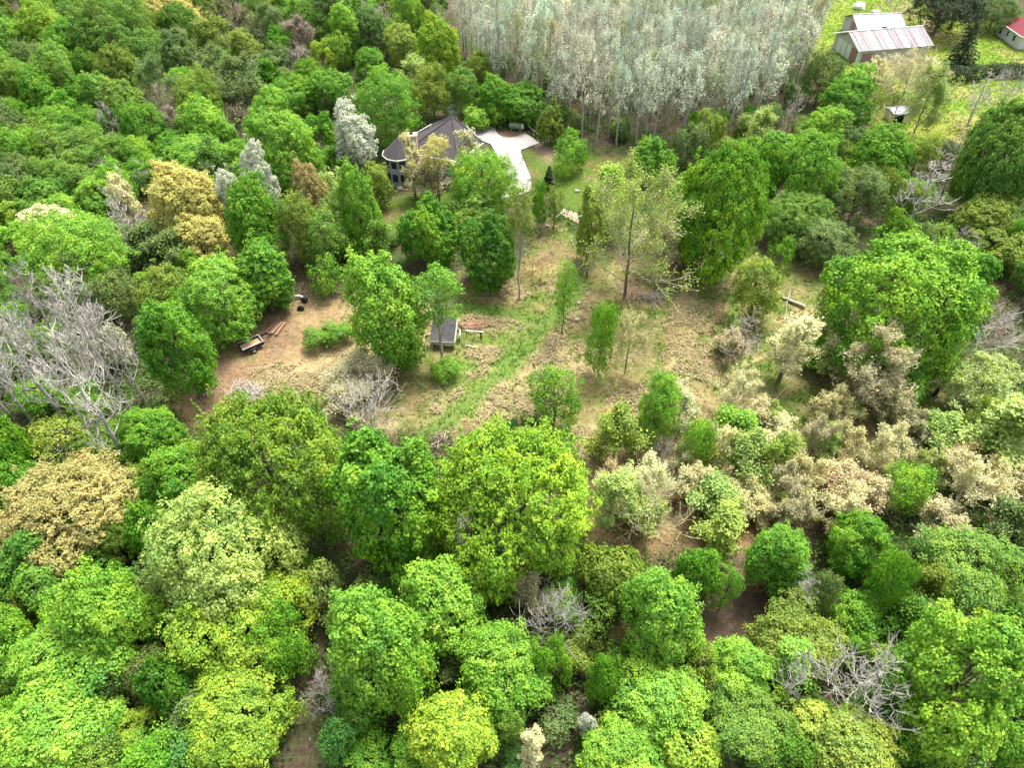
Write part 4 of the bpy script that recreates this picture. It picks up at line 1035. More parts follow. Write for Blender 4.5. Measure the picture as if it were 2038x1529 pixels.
# -- front woods, centre
T(880,1207,170,178,'maple','lime','bright lime tree at the head of the central front clump')
T(750,1295,206,235,'maple','lime','broad lime tree on the outer flank of the central front clump')
T(1003,1330,196,192,'maple','lime','lime tree on the inner flank of the central front clump')
T(820,1370,100,135,'maple','lime','lime crown sunk in the middle of the central front clump')
T(905,1465,170,175,'maple','yel','bright lime tree at the base of the central front clump')
T(820,1492,95,95,'maple','lime','lime crown at the bottom edge under the central front clump')
T(735,1512,110,75,'fine','green','green crown at the bottom edge next to the dark gap')
T(735,1165,75,55,'airy','pale','pale small bush above the central front clump',cat='shrub',name='shrub')
T(1228,1150,135,135,'dense','olive','dark olive-green round tree below the bare pinkish tree')
T(1318,1232,165,190,'maple','lime','egg-shaped bright lime tree beside the dark olive one')
T(1292,1400,215,200,'maple','lime','broad lime tree below the egg-shaped one')
T(1245,1492,175,125,'maple','lime','lime crown at the bottom edge under the broad lime tree')
T(1372,1482,135,125,'maple','yel','yellowish lime crown at the bottom edge beside the dull one')
TB(1103,1298,9.5,2.9,'bare','palegrey','dead white many-forked tree in the gap of the front woods')
T(1120,1192,90,70,'fine','lime','green crown right behind the dead white forked tree')
T(1053,1180,75,85,'budding','pink','pinkish olive twiggy tree under the big yellow-green beech')
T(1233,1275,60,48,'budding','rust','orange-brown little bush between dark olive and egg-shaped trees',cat='shrub',name='shrub')
T(1060,1480,55,85,'cream','palecream','cream flowering bush near the bottom edge',cat='shrub',name='flowering_shrub')
T(1105,1430,95,65,'airy','dull','dull green thin tree above the cream flowering bush')
T(1018,1450,65,85,'airy','mid','thin green tree beside the cream flowering bush')
T(1020,1515,60,45,'maple','teal','bluish green bush at the bottom edge by the cream one',cat='shrub',name='shrub')
T(1095,1332,80,105,'maple','green','green small tree at the foot of the dead white forked tree')
T(1200,1352,70,115,'maple','green','green narrow tree against the broad lime tree')
T(1142,1312,75,75,'budding','olive','olive twiggy bush between two small green trees')
T(1165,1445,40,60,'blossom','white','white-flowering sprig in the dark gap beside the broad lime tree',cat='shrub',name='flowering_shrub')
T(990,1150,90,60,'maple','green','green low skirt tree under the big yellow-green beech')
# -- front woods, right
T(1392,1140,90,110,'maple','green','green tree right behind the egg-shaped lime tree')
T(1448,1172,55,95,'airy','green','thin green tree with a grey stem near the egg-shaped lime tree')
T(1555,1112,130,145,'maple','green','green round-topped tree with white dead branches in it')
TT(1565,1140,1235,62,'bare','palegrey','white dead branches under the green round-topped tree')
T(1435,1062,85,115,'budding','ygreen','wispy yellow-green tree over rust-brown ground')
T(1715,1085,135,135,'maple','green','bright green tree at the lower edge of the rust-brown ground')
T(1772,1158,85,135,'fine','green','green tree leaning out below the bright one at the rust ground')
T(1925,1125,195,155,'fine','mid','wide hazy green tree with a white dead stem in it')
T(1845,1162,85,105,'budding','olive','olive thin tree next to the wide hazy green tree')
T(1583,1262,185,155,'fine','olive','olive-lime spreading tree in the lower woods')
T(1700,1222,115,105,'fine','green','green tree between the olive-lime one and the huge lime tree')
T(1705,1297,65,75,'maple','green','vivid green small tree beside the olive-lime spreading tree')
T(1767,1302,75,65,'airy','pale','pale leafy bush against the huge lime tree',cat='shrub',name='shrub')
T(1490,1342,155,145,'maple','lime','lime tree with grey dead limbs below the olive-lime one')
T(1575,1330,80,100,'budding','lime','wispy green tree with white limbs beside the lime tree')
TT(1545,1300,1405,58,'bare','palegrey','white dead limbs between the lime tree and the wispy green tree')
TB(1668,1428,9.0,3.6,'bare','palegrey','fallen-looking dead tree with spread grey limbs beside the huge lime tree')
T(1912,1352,275,305,'maple','lime','huge lime tree in the lower woods near the photo edge')
T(1688,1490,215,155,'maple','ygreen','yellowish clumpy tree at the bottom edge below the dead limbs')
T(1490,1452,175,165,'fine','mid','dull green tree at the bottom edge below the lime tree')
T(1850,1482,110,115,'fine','mid','dull green tree at the bottom edge under the huge lime tree')
T(2020,1490,95,105,'maple','green','green crown in the bottom corner beside the huge lime tree')
T(2022,1222,75,85,'fine','mid','green crown at the photo edge above the huge lime tree')
T(1620,1420,80,80,'fine','mid','dim green tree beside the spread grey dead limbs')
T(1748,1412,100,85,'fine','deep','dark green tree in front of the spread grey dead limbs')
T(1640,1180,70,100,'fine','dull','dim green tree between the round-topped and bright green trees')

# -- the poplar grove behind the driveway
def inside(p, poly):
    return sdf_poly(np.array([p[0]]), np.array([p[1]]), poly)[0] > 0
GROVE = gp([(955,180),(1015,205),(1062,236),(1110,262),(1172,288),(1262,292),(1400,292),(1480,283),(1545,225),(1590,170),(1625,105),(915,95)])
grng = random.Random(21); pts = []
xs_ = [p.x for p in GROVE]; ys_ = [p.y for p in GROVE]
tries = 0
while len(pts) < 190 and tries < 9000:
    tries += 1
    p = (grng.uniform(min(xs_), max(xs_)), min(ys_) + (max(ys_) - min(ys_)) * grng.random() ** 1.25)
    if not inside(p, GROVE): continue
    if any((p[0] - q[0]) ** 2 + (p[1] - q[1]) ** 2 < 2.7 ** 2 for q in pts): continue
    pts.append(p)
def pop_label(p):
    row = 'front row' if p[1] < 112 else 'second rank' if p[1] < 118 else 'thick middle' if p[1] < 130 else 'back rank'
    side = 'near the driveway' if p[0] < 8 else 'behind the open yard' if p[0] < 24 else 'behind the saturated green tree' if p[0] < 38 else 'towards the barn'
    return f'tall slim silvery poplar in the {row} of the grove, {side}'
for p in pts:
    H = grng.uniform(12.0, 18.0)
    plant(p[0], p[1], grng.uniform(1.3, 2.1), H / 3.0, 'poplar', 'silver' if grng.random() < 0.85 else 'sage', pop_label(p),
          group='silvery poplars of the grove', bark='pale', jitter=0.22)

# -- filling trees and saplings of the closed woods
frng = random.Random(77)
HAND = [(o.location.x, o.location.y, o['label']) for o in COL.objects if o.type == 'EMPTY' and 'label' in o.keys() and not o.get('group') and o.name.split('.')[0].endswith(('tree', 'bush'))]
STOPW = {'behind','beside','in','on','at','below','under','standing','growing','rising','next','with','between','near','against','above','from','by','over','tucked','halfway','cut','among','just','right','topping','set','alone','half','leaning','overhanging','stepping','filling','sunk','squeezed','skirting','to','low','a','that','along','second','third','directly','around','adjoining','out'}
COLW = {'mid': 'mid-green', 'green': 'bright green', 'dull': 'grey-green', 'lime': 'lime-green', 'olive': 'olive', 'teal': 'bluish green'}
def near_label(x, y, kd, cl_, noun, R):
    hx, hy, lb = min(HAND, key=lambda h: (h[0] - x) ** 2 + (h[1] - y) ** 2)
    ws = lb.replace(',', '').split(); k = next((i for i, w in enumerate(ws) if i > 1 and w in STOPW), len(ws)); ph = ' '.join(ws[:min(k, 7)])
    rel = 'behind' if y - hy > abs(x - hx) else 'in front of' if hy - y > abs(x - hx) else 'beside'
    return f"{'thin' if kd in ('budding', 'airy') else 'small' if R < 2.6 else 'bushy'} {COLW[cl_]} {noun} {rel} the {ph}"
def fill(poly, n, sep, rr, kinds, cols, noun, group, name, cat, gap=0.75, open_ok=False):
    poly = gp(poly); x0, x1 = min(p.x for p in poly), max(p.x for p in poly); y0, y1 = min(p.y for p in poly), max(p.y for p in poly)
    k = 0
    for _ in range(n * 60):
        if k >= n: break
        x, y = frng.uniform(x0, x1), frng.uniform(y0, y1); R = frng.uniform(*rr)
        if not inside((x, y), poly) or (not open_ok and inside((x, y), CLEAR)): continue
        if any((x - a) ** 2 + (y - b) ** 2 < (gap * max(r, 1.2) + sep * R) ** 2 for a, b, r in TREES): continue
        kd, cl_ = frng.choice(kinds), frng.choice(cols)
        plant(x, y, R, R * frng.uniform(0.85, 1.35), kd, cl_, near_label(x, y, kd, cl_, noun, R), group=group, name=name, cat=cat, jitter=0.2); k += 1
fill([(-120,20),(900,20),(900,110),(700,180),(620,250),(420,330),(100,430),(-150,460)], 120, 0.55, (2.2,3.8), ['maple','fine','fine','budding','maple'], ['mid','green','mid','lime','olive','dull','green'],
     'far-woods tree', 'trees of the far woods', 'broadleaf_tree', 'tree', 0.55)
fill([(-100,470),(330,330),(640,300),(740,400),(740,500),(560,600),(330,770),(330,930),(-150,980)], 45, 0.5, (1.6,2.8), ['fine','maple','budding'], ['mid','green','dull','lime'],
     'ridge-woods tree', 'small trees of the ridge woods', 'young_tree', 'tree', 0.55)
fill([(1500,250),(1750,285),(2150,330),(2150,720),(1900,720),(1660,560),(1480,480),(1330,420)], 40, 0.5, (1.6,2.8), ['fine','maple','budding'], ['mid','green','dull','olive'],
     'gap tree', 'small trees below the farm lawn', 'young_tree', 'tree', 0.55)
fill([(-150,960),(330,980),(640,1110),(1160,1140),(1420,1140),(1900,1060),(2200,1000),(2250,1560),(-200,1560)], 80, 0.45, (1.1,2.1), ['fine','maple','airy','budding'], ['mid','green','dull','olive','lime'],
     'sapling', 'saplings of the front woods', 'sapling', 'sapling', 0.6)
fill([(1080,90),(1640,90),(1560,240),(1480,290),(1180,290),(1080,240),(930,185)], 40, 0.3, (0.9,1.6), ['fine','maple'], ['mid','green','dull'],
     'low bush', 'bushes under the poplar grove', 'shrub', 'shrub', 0.3)

COLW.update(cream='cream', palecream='pale cream', tan='tan', pink='beige', ygreen='yellow-green', pale='pale green')
fill([(1190,830),(1290,880),(1420,800),(1560,790),(1720,830),(1900,860),(2040,900),(2040,1050),(1800,1060),(1600,1075),(1420,1085),(1200,1060)], 34, 0.25, (1.5,2.5), ['cream','budding','cream','budding'], ['cream','palecream','tan','pink','ygreen','pale'],
     'wispy sapling', 'wispy saplings of the cream thicket', 'budding_sapling', 'sapling', 0.28, True)
fill([(1440,600),(1640,640),(1650,760),(1560,820),(1420,780)], 6, 0.3, (1.1,1.8), ['budding','cream'], ['tan','pale','pink'], 'wispy sapling', 'wispy saplings of the dry grass', 'budding_sapling', 'sapling', 0.4, True)
# ------------------------------------------------------------------ ground plants nobody could count (kind = 'stuff')
srng = np.random.default_rng(909)
def seen_area(n, y0, y1):
    """random points on the ground inside the view, even in density"""
    y = srng.uniform(y0, y1, n * 3); half = 0.78 * (y * math.cos(TILT) + CAMH * math.sin(TILT)) + 4
    x = srng.uniform(-145, 145, n * 3); k = np.abs(x) < half
    return x[k][:n], y[k][:n]
def stuff(name, label, v, f, mat, tint, color):
    o = link(name, mesh_np(name, v, f, [mat], tint=tint), None, color); o['label'] = label; o['kind'] = 'stuff'; o['category'] = name.replace('_', ' '); return o
# undergrowth: leafy tufts over the floor of the closed woods
x, y = seen_area(20000, 14, 175)
sd = np.maximum.reduce([sdf_poly(x, y, CLEAR), sdf_poly(x, y, LAWN), sdf_poly(x, y, YARD), sdf_poly(x, y, FRONTYARD), sdf_poly(x, y, DRIVE) + 0.6])
n_far = len(x); x2, y2 = seen_area(9000, 14, 58); x = np.concatenate([x, x2]); y = np.concatenate([y, y2])
sd = np.maximum.reduce([sdf_poly(x, y, CLEAR), sdf_poly(x, y, LAWN), sdf_poly(x, y, YARD), sdf_poly(x, y, FRONTYARD), sdf_poly(x, y, DRIVE) + 0.6])
k = (sd < 0.5) & (fbm(x, y, 71, 5.0, 3) > 0.34); x, y = x[k], y[k]
rep = 9; n = len(x); ci = np.repeat(np.arange(n), rep); m = n * rep; hh = srng.uniform(0.25, 1.1, n)
pos = np.stack([x[ci] + srng.normal(0, 0.42, m), y[ci] + srng.normal(0, 0.42, m), hh[ci] * srng.random(m) ** 0.6], -1)
v, f = cards(srng, pos, srng.normal(size=(m, 3)) * 0.5 + np.array([0, 0, 1.0]), srng.uniform(0.2, 0.42, m), srng.uniform(0.14, 0.3, m))
stuff('undergrowth', 'low green undergrowth on the floor of the woods', v, f, FOL, np.repeat(np.clip(srng.normal(0.45, 0.25, n)[ci] + srng.normal(0, 0.15, m), 0, 1), 4), (.085, .15, .024))
def blades(x, y, n_, hmin, hmax, wid, lean):
    m = len(x) * n_; ci = np.repeat(np.arange(len(x)), n_)
    bx = x[ci] + srng.normal(0, 0.16, m); by = y[ci] + srng.normal(0, 0.16, m); h = srng.uniform(hmin, hmax, m); a = srng.random(m) * 6.283; w = wid * srng.uniform(0.6, 1.4, m)
    lx, ly = np.cos(a), np.sin(a); b = np.stack([bx, by, np.full(m, -0.06)], -1); s = np.stack([-ly * w, lx * w, 0 * w], -1)
    mid = b + np.stack([lx * h * lean * 0.35, ly * h * lean * 0.35, h * 0.62], -1); tip = b + np.stack([lx * h * lean, ly * h * lean, h * 0.85], -1)
    return np.stack([b - s, b + s, mid + s * 0.8, tip], 1).reshape(-1, 3), np.arange(4 * m).reshape(m, 4), m
def thatch(x, y, n_, lmin, lmax, spread, lift=0.12):
    """short lying stalks, matted together"""
    m = len(x) * n_; ci = np.repeat(np.arange(len(x)), n_); a = (srng.random(len(x)) * 6.283)[ci] + srng.normal(0, .6, m)
    pos = np.stack([x[ci] + srng.normal(0, spread, m), y[ci] + srng.normal(0, spread, m), srng.uniform(-0.02, lift, m)], -1); L = srng.uniform(lmin, lmax, m)
    v, f = cards(srng, pos, np.array([0, 0, 1.0]) + srng.normal(size=(m, 3)) * .22, L, L * srng.uniform(.12, .3, m), np.stack([np.cos(a), np.sin(a), a * 0], -1), 0.02)
    return v, f, m
x, y = seen_area(60000, 30, 125); n2 = fbm(x, y, 11, 1.6, 4) * 0.55 + fbm(x, y, 3, 6.0, 5) * 0.45; ins = sdf_poly(x, y, CLEAR)
pd = np.minimum(sdf_line(x, y, PATH), sdf_line(x, y, PATH2))
k = (ins > -1) & (n2 < 0.56) & (srng.random(len(x)) < np.where(sdf_poly(x, y, BROWN) > 0, .22, .62)) & (pd > 1.2)
v, f, m = thatch(x[k], y[k], 4, .2, .5, .2)
stuff('dry_grass', 'dry straw-coloured grass matted over the clearing', v, f, FOL, np.repeat(srng.uniform(0.2, 0.8, m), 4), (.30, .25, .115))
gr = np.maximum(sdf_poly(x, y, GREENMID), 1.6 - np.minimum(sdf_line(x, y, PATH), sdf_line(x, y, PATH2)))
k = (ins > -1) & ((n2 > 0.49) | ((gr > 0) & (srng.random(len(x)) < 0.8)) | ((pd < 1.1) & (n2 > .40))) & (sdf_poly(x, y, BROWN) < 1) & (srng.random(len(x)) < 0.85)
v, f, m = blades(x[k], y[k], 4, 0.10, 0.32, 0.05, 0.8)
stuff('green_grass', 'green grass patches and mown path of the clearing', v, f, FOL, np.repeat(srng.uniform(0.1, 0.9, m), 4), (.125, .205, .034))
x, y = seen_area(60000, 100, 185); k = sdf_poly(x, y, LAWN) > -1; x, y = x[k], y[k]
v, f, m = blades(x, y, 3, 0.15, 0.4, 0.07, 0.8)
stuff('lawn_grass', 'yellow-green grass of the farm lawn', v, f, FOL, np.repeat(srng.uniform(0.1, 0.9, m), 4), (.25, .32, .045))

sx_, sy_ = [], []
for px_, py_, r_ in STRAW:
    c_ = P(px_, py_); n_ = int(26 * r_ * r_); a_ = srng.random(n_) * 6.283; d_ = r_ * np.sqrt(srng.random(n_)) * (0.75 + 0.5 * vnoise(np.cos(a_) * 3 + px_, np.sin(a_) * 3, 5, 1.5)); sx_.append(c_.x + np.cos(a_) * d_); sy_.append(c_.y + np.sin(a_) * d_ * 0.7)
x, y = np.concatenate(sx_), np.concatenate(sy_); k = (fbm(x, y, 63, 1.4, 3) > 0.50) & (np.minimum(sdf_line(x, y, PATH), sdf_line(x, y, PATH2)) > 1.4)
v, f, m = thatch(x[k], y[k], 6, .25, .7, .22, .25)
stuff('straw_tussocks', 'pale flattened straw tussocks scattered over the clearing', v, f, FOL, np.repeat(srng.uniform(0.1, 0.9, m), 4), (.42, .345, .185))
c_ = P(1045, 862); n_ = 420; x = c_.x + srng.normal(0, 1.9, n_); y = c_.y + srng.normal(0, 1.0, n_); k = fbm(x, y, 66, 1.2, 2) > 0.5; x, y = x[k], y[k]
ci = np.repeat(np.arange(len(x)), 16); m = len(ci); pos = np.stack([x[ci] + srng.normal(0, .22, m), y[ci] + srng.normal(0, .22, m), srng.uniform(0.05, .55, m)], -1)
v, f = cards(srng, pos, srng.normal(size=(m, 3)) * .6 + np.array([0, 0, .9]), srng.uniform(.14, .28, m), srng.uniform(.1, .2, m))
stuff('nettle_patch', 'dark green weed clumps beside the leafy sapling clump', v, f, FOL, np.repeat(srng.uniform(0.1, .8, m), 4), (.05, .13, .02))
# ------------------------------------------------------------------ small things
orng = random.Random(404)
BLKW = pbr('black_frame', (.02, .019, .018), 0.55, 0.3, 5.0)
PLY = pbr('trailer_deck_wood', (.40, .27, .17), 0.85, 0.25, 3.0, stretch=(1, 8, 1))
ROOFB = pbr('black_roofing_felt', (.055, .053, .058), 0.9, 0.4, 2.5)
GREYP = pbr('grey_plastic', (.42, .42, .43), 0.55, 0.12, 2.0)
BAG = pbr('black_plastic_bag', (.014, .014, .017), 0.35, 0.3, 6.0)
STICK = pbr('dry_stick', (.42, .35, .28), 0.9, 0.35, 3.0)
ROCKM = pbr('field_stone', (.36, .33, .30), 0.95, 0.3, 2.5, bump=0.5)
TANKM = pbr('mossy_tank_paint', (.16, .20, .14), 0.6, 0.3, 2.5)
TARP = pbr('pale_tarp', (.66, .64, .54), 0.6, 0.15, 1.5)
LOGM = pbr('reddish_log_bark', (.38, .22, .14), 0.9, 0.35, 2.5, stretch=(1, 1, 1), bump=0.4)
# -- trailer
tr = thing('utility_trailer', 'small black utility trailer with a wooden bed and white wheel', 'trailer', (-29.95, 60.85, 0), math.radians(38))
L_, W_ = 2.45, 1.45
b = MB()
for y in (-W_ / 2, W_ / 2): b.box((0, y, .50), (L_, .06, .12))
for x in (-L_ / 2, 0, L_ / 2): b.box((x, 0, .47), (.06, W_ - .06, .08))
b.build('frame', BLKW, tr)
for i in range(5):
    b = MB(); b.box((0, -W_ / 2 + .16 + i * .283, .535 + .004 * (i % 2)), (L_ - .1, .27, .04)); b.build('deck_plank', PLY, tr)
for y in (-W_ / 2, W_ / 2):
    b = MB(); b.box((0, y, .90), (L_ + .06, .07, .06)); b.build('side_rail', GREYP, tr)
    b = MB(); b.box((0, y, .71), (L_, .03, .30)); b.build('side_panel', BLKW, tr)
    for x in (-L_ / 2, -.4, .4, L_ / 2):
        b = MB(); b.box((x, y * 1.0, .72), (.06, .09, .34)); b.build('stake', BLKW, tr)
b = MB(); b.box((L_ / 2, 0, .90), (.07, W_ - .08, .06)); b.build('side_rail', GREYP, tr)
b = MB(); b.box((L_ / 2, 0, .71), (.03, W_ - .1, .30)); b.build('side_panel', BLKW, tr)
b = MB()
for i in range(9): b.box((-L_ / 2 - .12, -W_ / 2 + i * W_ / 8, .95), (.04, .035, .95))
for z in (.5, .95, 1.42): b.box((-L_ / 2 - .12, 0, z), (.055, W_ + .05, .05))
b.build('tailgate', BLKW, tr)
def wheel(parent, x, y, s):
    w = MB(); w.bar((x, y - .09, .29), (x, y + .09, .29), .29, .29, 18); t = w.build('wheel', BLACK, parent)
    w = MB(); w.bar((x, y - .10, .29), (x, y + .10, .29), .17, .17, 14); w.build('rim', WHITE, t)
for s in (-1, 1): wheel(tr, -.1, s * (W_ / 2 + .16), s)
for s in (-1, 1):
    b = MB(); b.box((-.1, s * (W_ / 2 + .16), .63), (.75, .22, .03)); b.box((-.5, s * (W_ / 2 + .16), .55), (.03, .22, .16)); b.box((.3, s * (W_ / 2 + .16), .55), (.03, .22, .16)); b.build('mudguard', BLKW, tr)
b = MB(); b.bar((L_ / 2, .6, .46), (L_ / 2 + 1.0, 0, .46), .045); b.bar((L_ / 2, -.6, .46), (L_ / 2 + 1.0, 0, .46), .045); b.box((L_ / 2 + 1.1, 0, .47), (.3, .09, .09)); b.build('tongue', BLKW, tr)
b = MB(); b.bar((L_ / 2 + .9, .1, 0), (L_ / 2 + .9, .1, .7), .035); b.build('jack', BLKW, tr)
# -- five old beams by the trailer
BEAML = ['dark old beam lying nearest the trailer', 'second old beam from the trailer, broad and dark', 'reddish-brown old beam in the middle of the row', 'paler old beam, fourth from the trailer', 'pale brown beam farthest from the trailer']
BEAMC = [(.10, .06, .045), (.16, .09, .07), (.20, .11, .075), (.32, .20, .13), (.30, .19, .11)]
BM = pbr('old_beam', None, 0.9, 0.35, 3.0, objcol=True, stretch=(4, 1, 4), bump=0.3)
for i in range(5):
    p = P(533 + i * 6.5, 656 - (i % 2) * 1.5); b = MB(); Lb = 2.3 - .12 * ((i * 3) % 4)
    b.box((0, 0, .13), (.26 + .05 * (i == 1), Lb, .24)); b.box((.05, .1, .27), (.12, Lb * .7, .05))
    o = b.build('timber_beam', BM, None, BEAMC[i]); o.location = (p.x, p.y, 0.01); o.rotation_euler = (0, orng.uniform(-.05, .05), math.radians(-17 + orng.uniform(-5, 5)))
    tag(o, BEAML[i], 'beam', 'old timber beams by the trailer')
# -- grey moulded shell and black bags
p = P(592, 598); sh = thing('plastic_shell', 'light grey arched plastic shell lying at the wood edge', 'plastic shell', (p.x, p.y, 0), math.radians(8))
n_ = 9; b = MB()
for i in range(n_):
    t0, t1 = math.pi * i / n_, math.pi * (i + 1) / n_
    q0, q1 = (.85 * math.cos(t0), .62 * math.sin(t0)), (.85 * math.cos(t1), .62 * math.sin(t1)); i0, i1 = (q0[0] * .62, q0[1] * .5), (q1[0] * .62, q1[1] * .5)
    b.add([(q0[0], q0[1], 0), (q1[0], q1[1], 0), (i1[0], i1[1], 0), (i0[0], i0[1], 0), (q0[0] * .95, q0[1] * .95, .42), (q1[0] * .95, q1[1] * .95, .42), (i1[0] * 1.05, i1[1] * 1.05, .42), (i0[0] * 1.05, i0[1] * 1.05, .42)],
          [(0, 1, 5, 4), (1, 2, 6, 5), (2, 3, 7, 6), (3, 0, 4, 7), (4, 5, 6, 7), (3, 2, 1, 0)])
b.build('shell', GREYP, sh); b = MB(); b.bar((-.85, 0, .44), (.3, .6, .46), .05); b.build('rim', WHITE, sh)
def lump(name, x, y, rx, ry, rz, m, seed, label, cat, nz=.22, group=None, z0=0.0):
    bm = bmesh.new(); bmesh.ops.create_icosphere(bm, subdivisions=3, radius=1.0); rg = np.random.default_rng(seed); L = rdirs(rg, 14); A = rg.normal(size=14) * nz
    for v in bm.verts:
        d = np.array(v.co); k = 1 + float(np.sum(A * np.exp(6 * (L @ d - 1)))) + rg.normal() * nz * .12
        v.co = Vector((d[0] * k * rx, d[1] * k * ry, max(d[2], -.35) * k * rz + rz * .3))
    me = bpy.data.meshes.new(name); bm.to_mesh(me); bm.free(); me.materials.append(m); o = link(name, me); o.location = (x, y, z0); tag(o, label, cat, group); return o
p = P(606, 600); lump('rubbish_bag', p.x, p.y, .45, .42, .5, BAG, 5, 'black crumpled bag touching the grey shell', 'bag', .3)
p = P(599, 616); lump('rubbish_bag', p.x, p.y, .48, .38, .4, BAG, 9, 'black crumpled bag lying apart below the grey shell', 'bag', .3)
# -- brush piles and logs
def brush(px, py, n, spread, ln, rad, col, label, name='brush_pile', hgt=.6, rz=None):
    p = P(px, py); rg = np.random.default_rng(px * 7 + py); sg = []
    for i in range(n):
        c = np.array([rg.normal() * spread * .5, rg.normal() * spread * .4, abs(rg.normal()) * hgt * .5 + .05]); a = rg.random() * 6.283 if rz is None else rz + rg.normal() * .35
        d = np.array([math.cos(a), math.sin(a), rg.normal() * .18]); L = ln * rg.uniform(.4, 1.2); r_ = rad * rg.uniform(.5, 1.5)
        pts = polyline(rg, c - d * L / 2, c + d * L / 2, 3, .04)
        for k in range(len(pts)): pts[k][2] = max(pts[k][2], .02)
        sg += segs_of(pts, r_, r_ * .6)
    v, f = tubes(sg, 4); m = pbr(name + '_wood', col, 0.9, 0.4, 4.0); o = link(name, mesh_np(name, v, f, [m])); o.location = (p.x, p.y, 0); tag(o, label, 'brush pile'); return o
brush(492, 786, 120, 2.0, 2.0, .035, (.42, .38, .34), 'grey brush pile beside the olive beech at the near end of the clearing')
p = P(487, 797); 
for k in range(4):
    b = MB(); b.bar((0, -.8, .06), (0, .8, .06), .05, .045, 6); o = b.build('pale_pole', WHITE); o.location = (p.x - .6 + k * .22, p.y - .5 + k * .1, 0); o.rotation_euler = (0, .04 * k, math.radians(-12 + 5 * k))
    tag(o, 'pale cut pole lying against the grey brush pile by the olive beech', 'pole', 'pale poles at the brush pile')
brush(1300, 597, 60, 1.5, 2.0, .045, (.30, .25, .22), 'dark tangled brush pile beyond the cream tree in the clearing')
brush(1256, 590, 50, 1.4, 1.8, .04, (.40, .27, .20), 'brownish brush pile at the foot of the largest yellowish twiggy tree')
brush(875, 878, 50, 1.1, 1.5, .04, (.33, .24, .20), 'small brown brush pile behind the round saturated green tree')
brush(942, 648, 60, 1.5, 1.6, .07, (.45, .28, .18), 'reddish-brown heap of split wood beside the old shed', 'wood_heap', .5, rz=-.35)
brush(1075, 520, 60, 1.6, 1.8, .03, (.38, .24, .17), 'reddish brushwood heap under the trees at the far clearing edge')
brush(870 + 1002, 36, 40, 1.8, 2.0, .05, (.36, .24, .16), 'brown brush heap by the track on the farm lawn')
def log(ax, ay, bx, by, r0, r1, m, label, stubs=2, name='fallen_log'):
    a, b_ = P(ax, ay, r0), P(bx, by, r1); mid = (a + b_) / 2; t = thing(name, label, 'log', (mid.x, mid.y, 0)); rg = np.random.default_rng(ax)
    off = np.array([mid.x, mid.y, 0]); sg = segs_of(polyline(rg, np.array(a) - off, np.array(b_) - off, 5, .012), r0, r1); v, f = tubes(sg, 9)
    link('trunk', mesh_np('log', v, f, [m], smooth=True), t)
    sg = []
    for k in range(stubs):
        c = np.array(a.lerp(b_, rg.uniform(.2, .9))) - off; d = unit(rg.normal(size=3) + np.array([0, 0, .9])); sg += segs_of(polyline(rg, c, c + d * rg.uniform(.6, 1.6), 2, .05), r1 * .35, .02)
    if sg: v, f = tubes(sg, 5); link('branch_stub', mesh_np('branch_stub', v, f, [m]), t)
    return t
log(1571, 598, 1603, 611, .20, .22, STICK, 'cut pale log lying near the feathery yellow-green tree', 0)
log(1545, 588, 1571, 597, .12, .16, GREYWOOD, 'grey splintered branch end lying against the cut pale log', 4)
log(1838, 762, 1882, 761, .20, .17, GREYWOOD, 'grey fallen log under the olive-cream tree with the dark trunk', 2)
log(1538, 802, 1568, 768, .06, .04, STICK, 'thin dead pole leaning out beside the small cream tree', 2, 'dead_pole')
log(1560, 640, 1574, 575, .05, .03, STICK, 'slender pale dead stem by the grey splintered branch', 2, 'dead_pole')
p = P(405, 788); b = MB(); b.box((0, 0, .06), (.12, 1.0, .08)); o = b.build('board', WHITE); o.location = (p.x, p.y, 0.02); o.rotation_euler = (0, 0, -.3); tag(o, 'small white board on the bare brown soil', 'board')
# -- old shed (raised coop) with black roof
cp = thing('old_shed', 'small old raised shed with black roof felt and cream front', 'shed', (-7.85, 62.2, 0), math.radians(-4))
b = MB()
for x in (-1.1, 1.1):
    for y in (-1.15, 1.15): b.box((x, y, .15), (.14, .14, .42))
b.build('skid', DARK, cp)
b = MB(); b.box((-.55, -1.25, .80), (1.25, .08, .80)); b.build('front_panel', FADED, cp)
b = MB(); b.box((.65, -1.25, .74), (1.15, .08, .92)); b.build('front_panel', CREAMW, cp)
b = MB()
for x in (-1.2, 1.2): b.add([(x - .04, -1.2, .38), (x + .04, -1.2, .38), (x + .04, 1.25, .38), (x - .04, 1.25, .38), (x - .04, -1.2, 1.22), (x + .04, -1.2, 1.22), (x + .04, 1.25, 2.0), (x - .04, 1.25, 2.0)], [(0, 1, 5, 4), (1, 2, 6, 5), (2, 3, 7, 6), (3, 0, 4, 7), (4, 5, 6, 7), (3, 2, 1, 0)])
b.box((0, 1.25, 1.15), (2.3, .08, 1.6)); b.box((0, 0, .40), (2.3, 2.4, .06)); b.build('wall', OLDWOOD, cp)
b = MB(); b.box((1.255, .1, .85), (.03, 1.0, .8)); b.build('side_opening', DARK, cp)
for k in range(3):
    y0 = -1.6 + k * 1.08; z0 = 1.23 + (y0 + 1.6) * .29; b = MB(); y1 = y0 + 1.12; z1 = 1.23 + (y1 + 1.6) * .29
    b.slab([(-1.42, y0, z0 + .012 * k), (1.36, y0, z0 + .012 * k), (1.36, y1, z1 + .012 * k), (-1.42, y1, z1 + .012 * k)], .06); b.build('roof_felt', ROOFB, cp)
b = MB(); b.bar((-1.42, -1.63, 1.2), (1.36, -1.63, 1.2), .035); b.build('eave_trim', GREYP, cp)
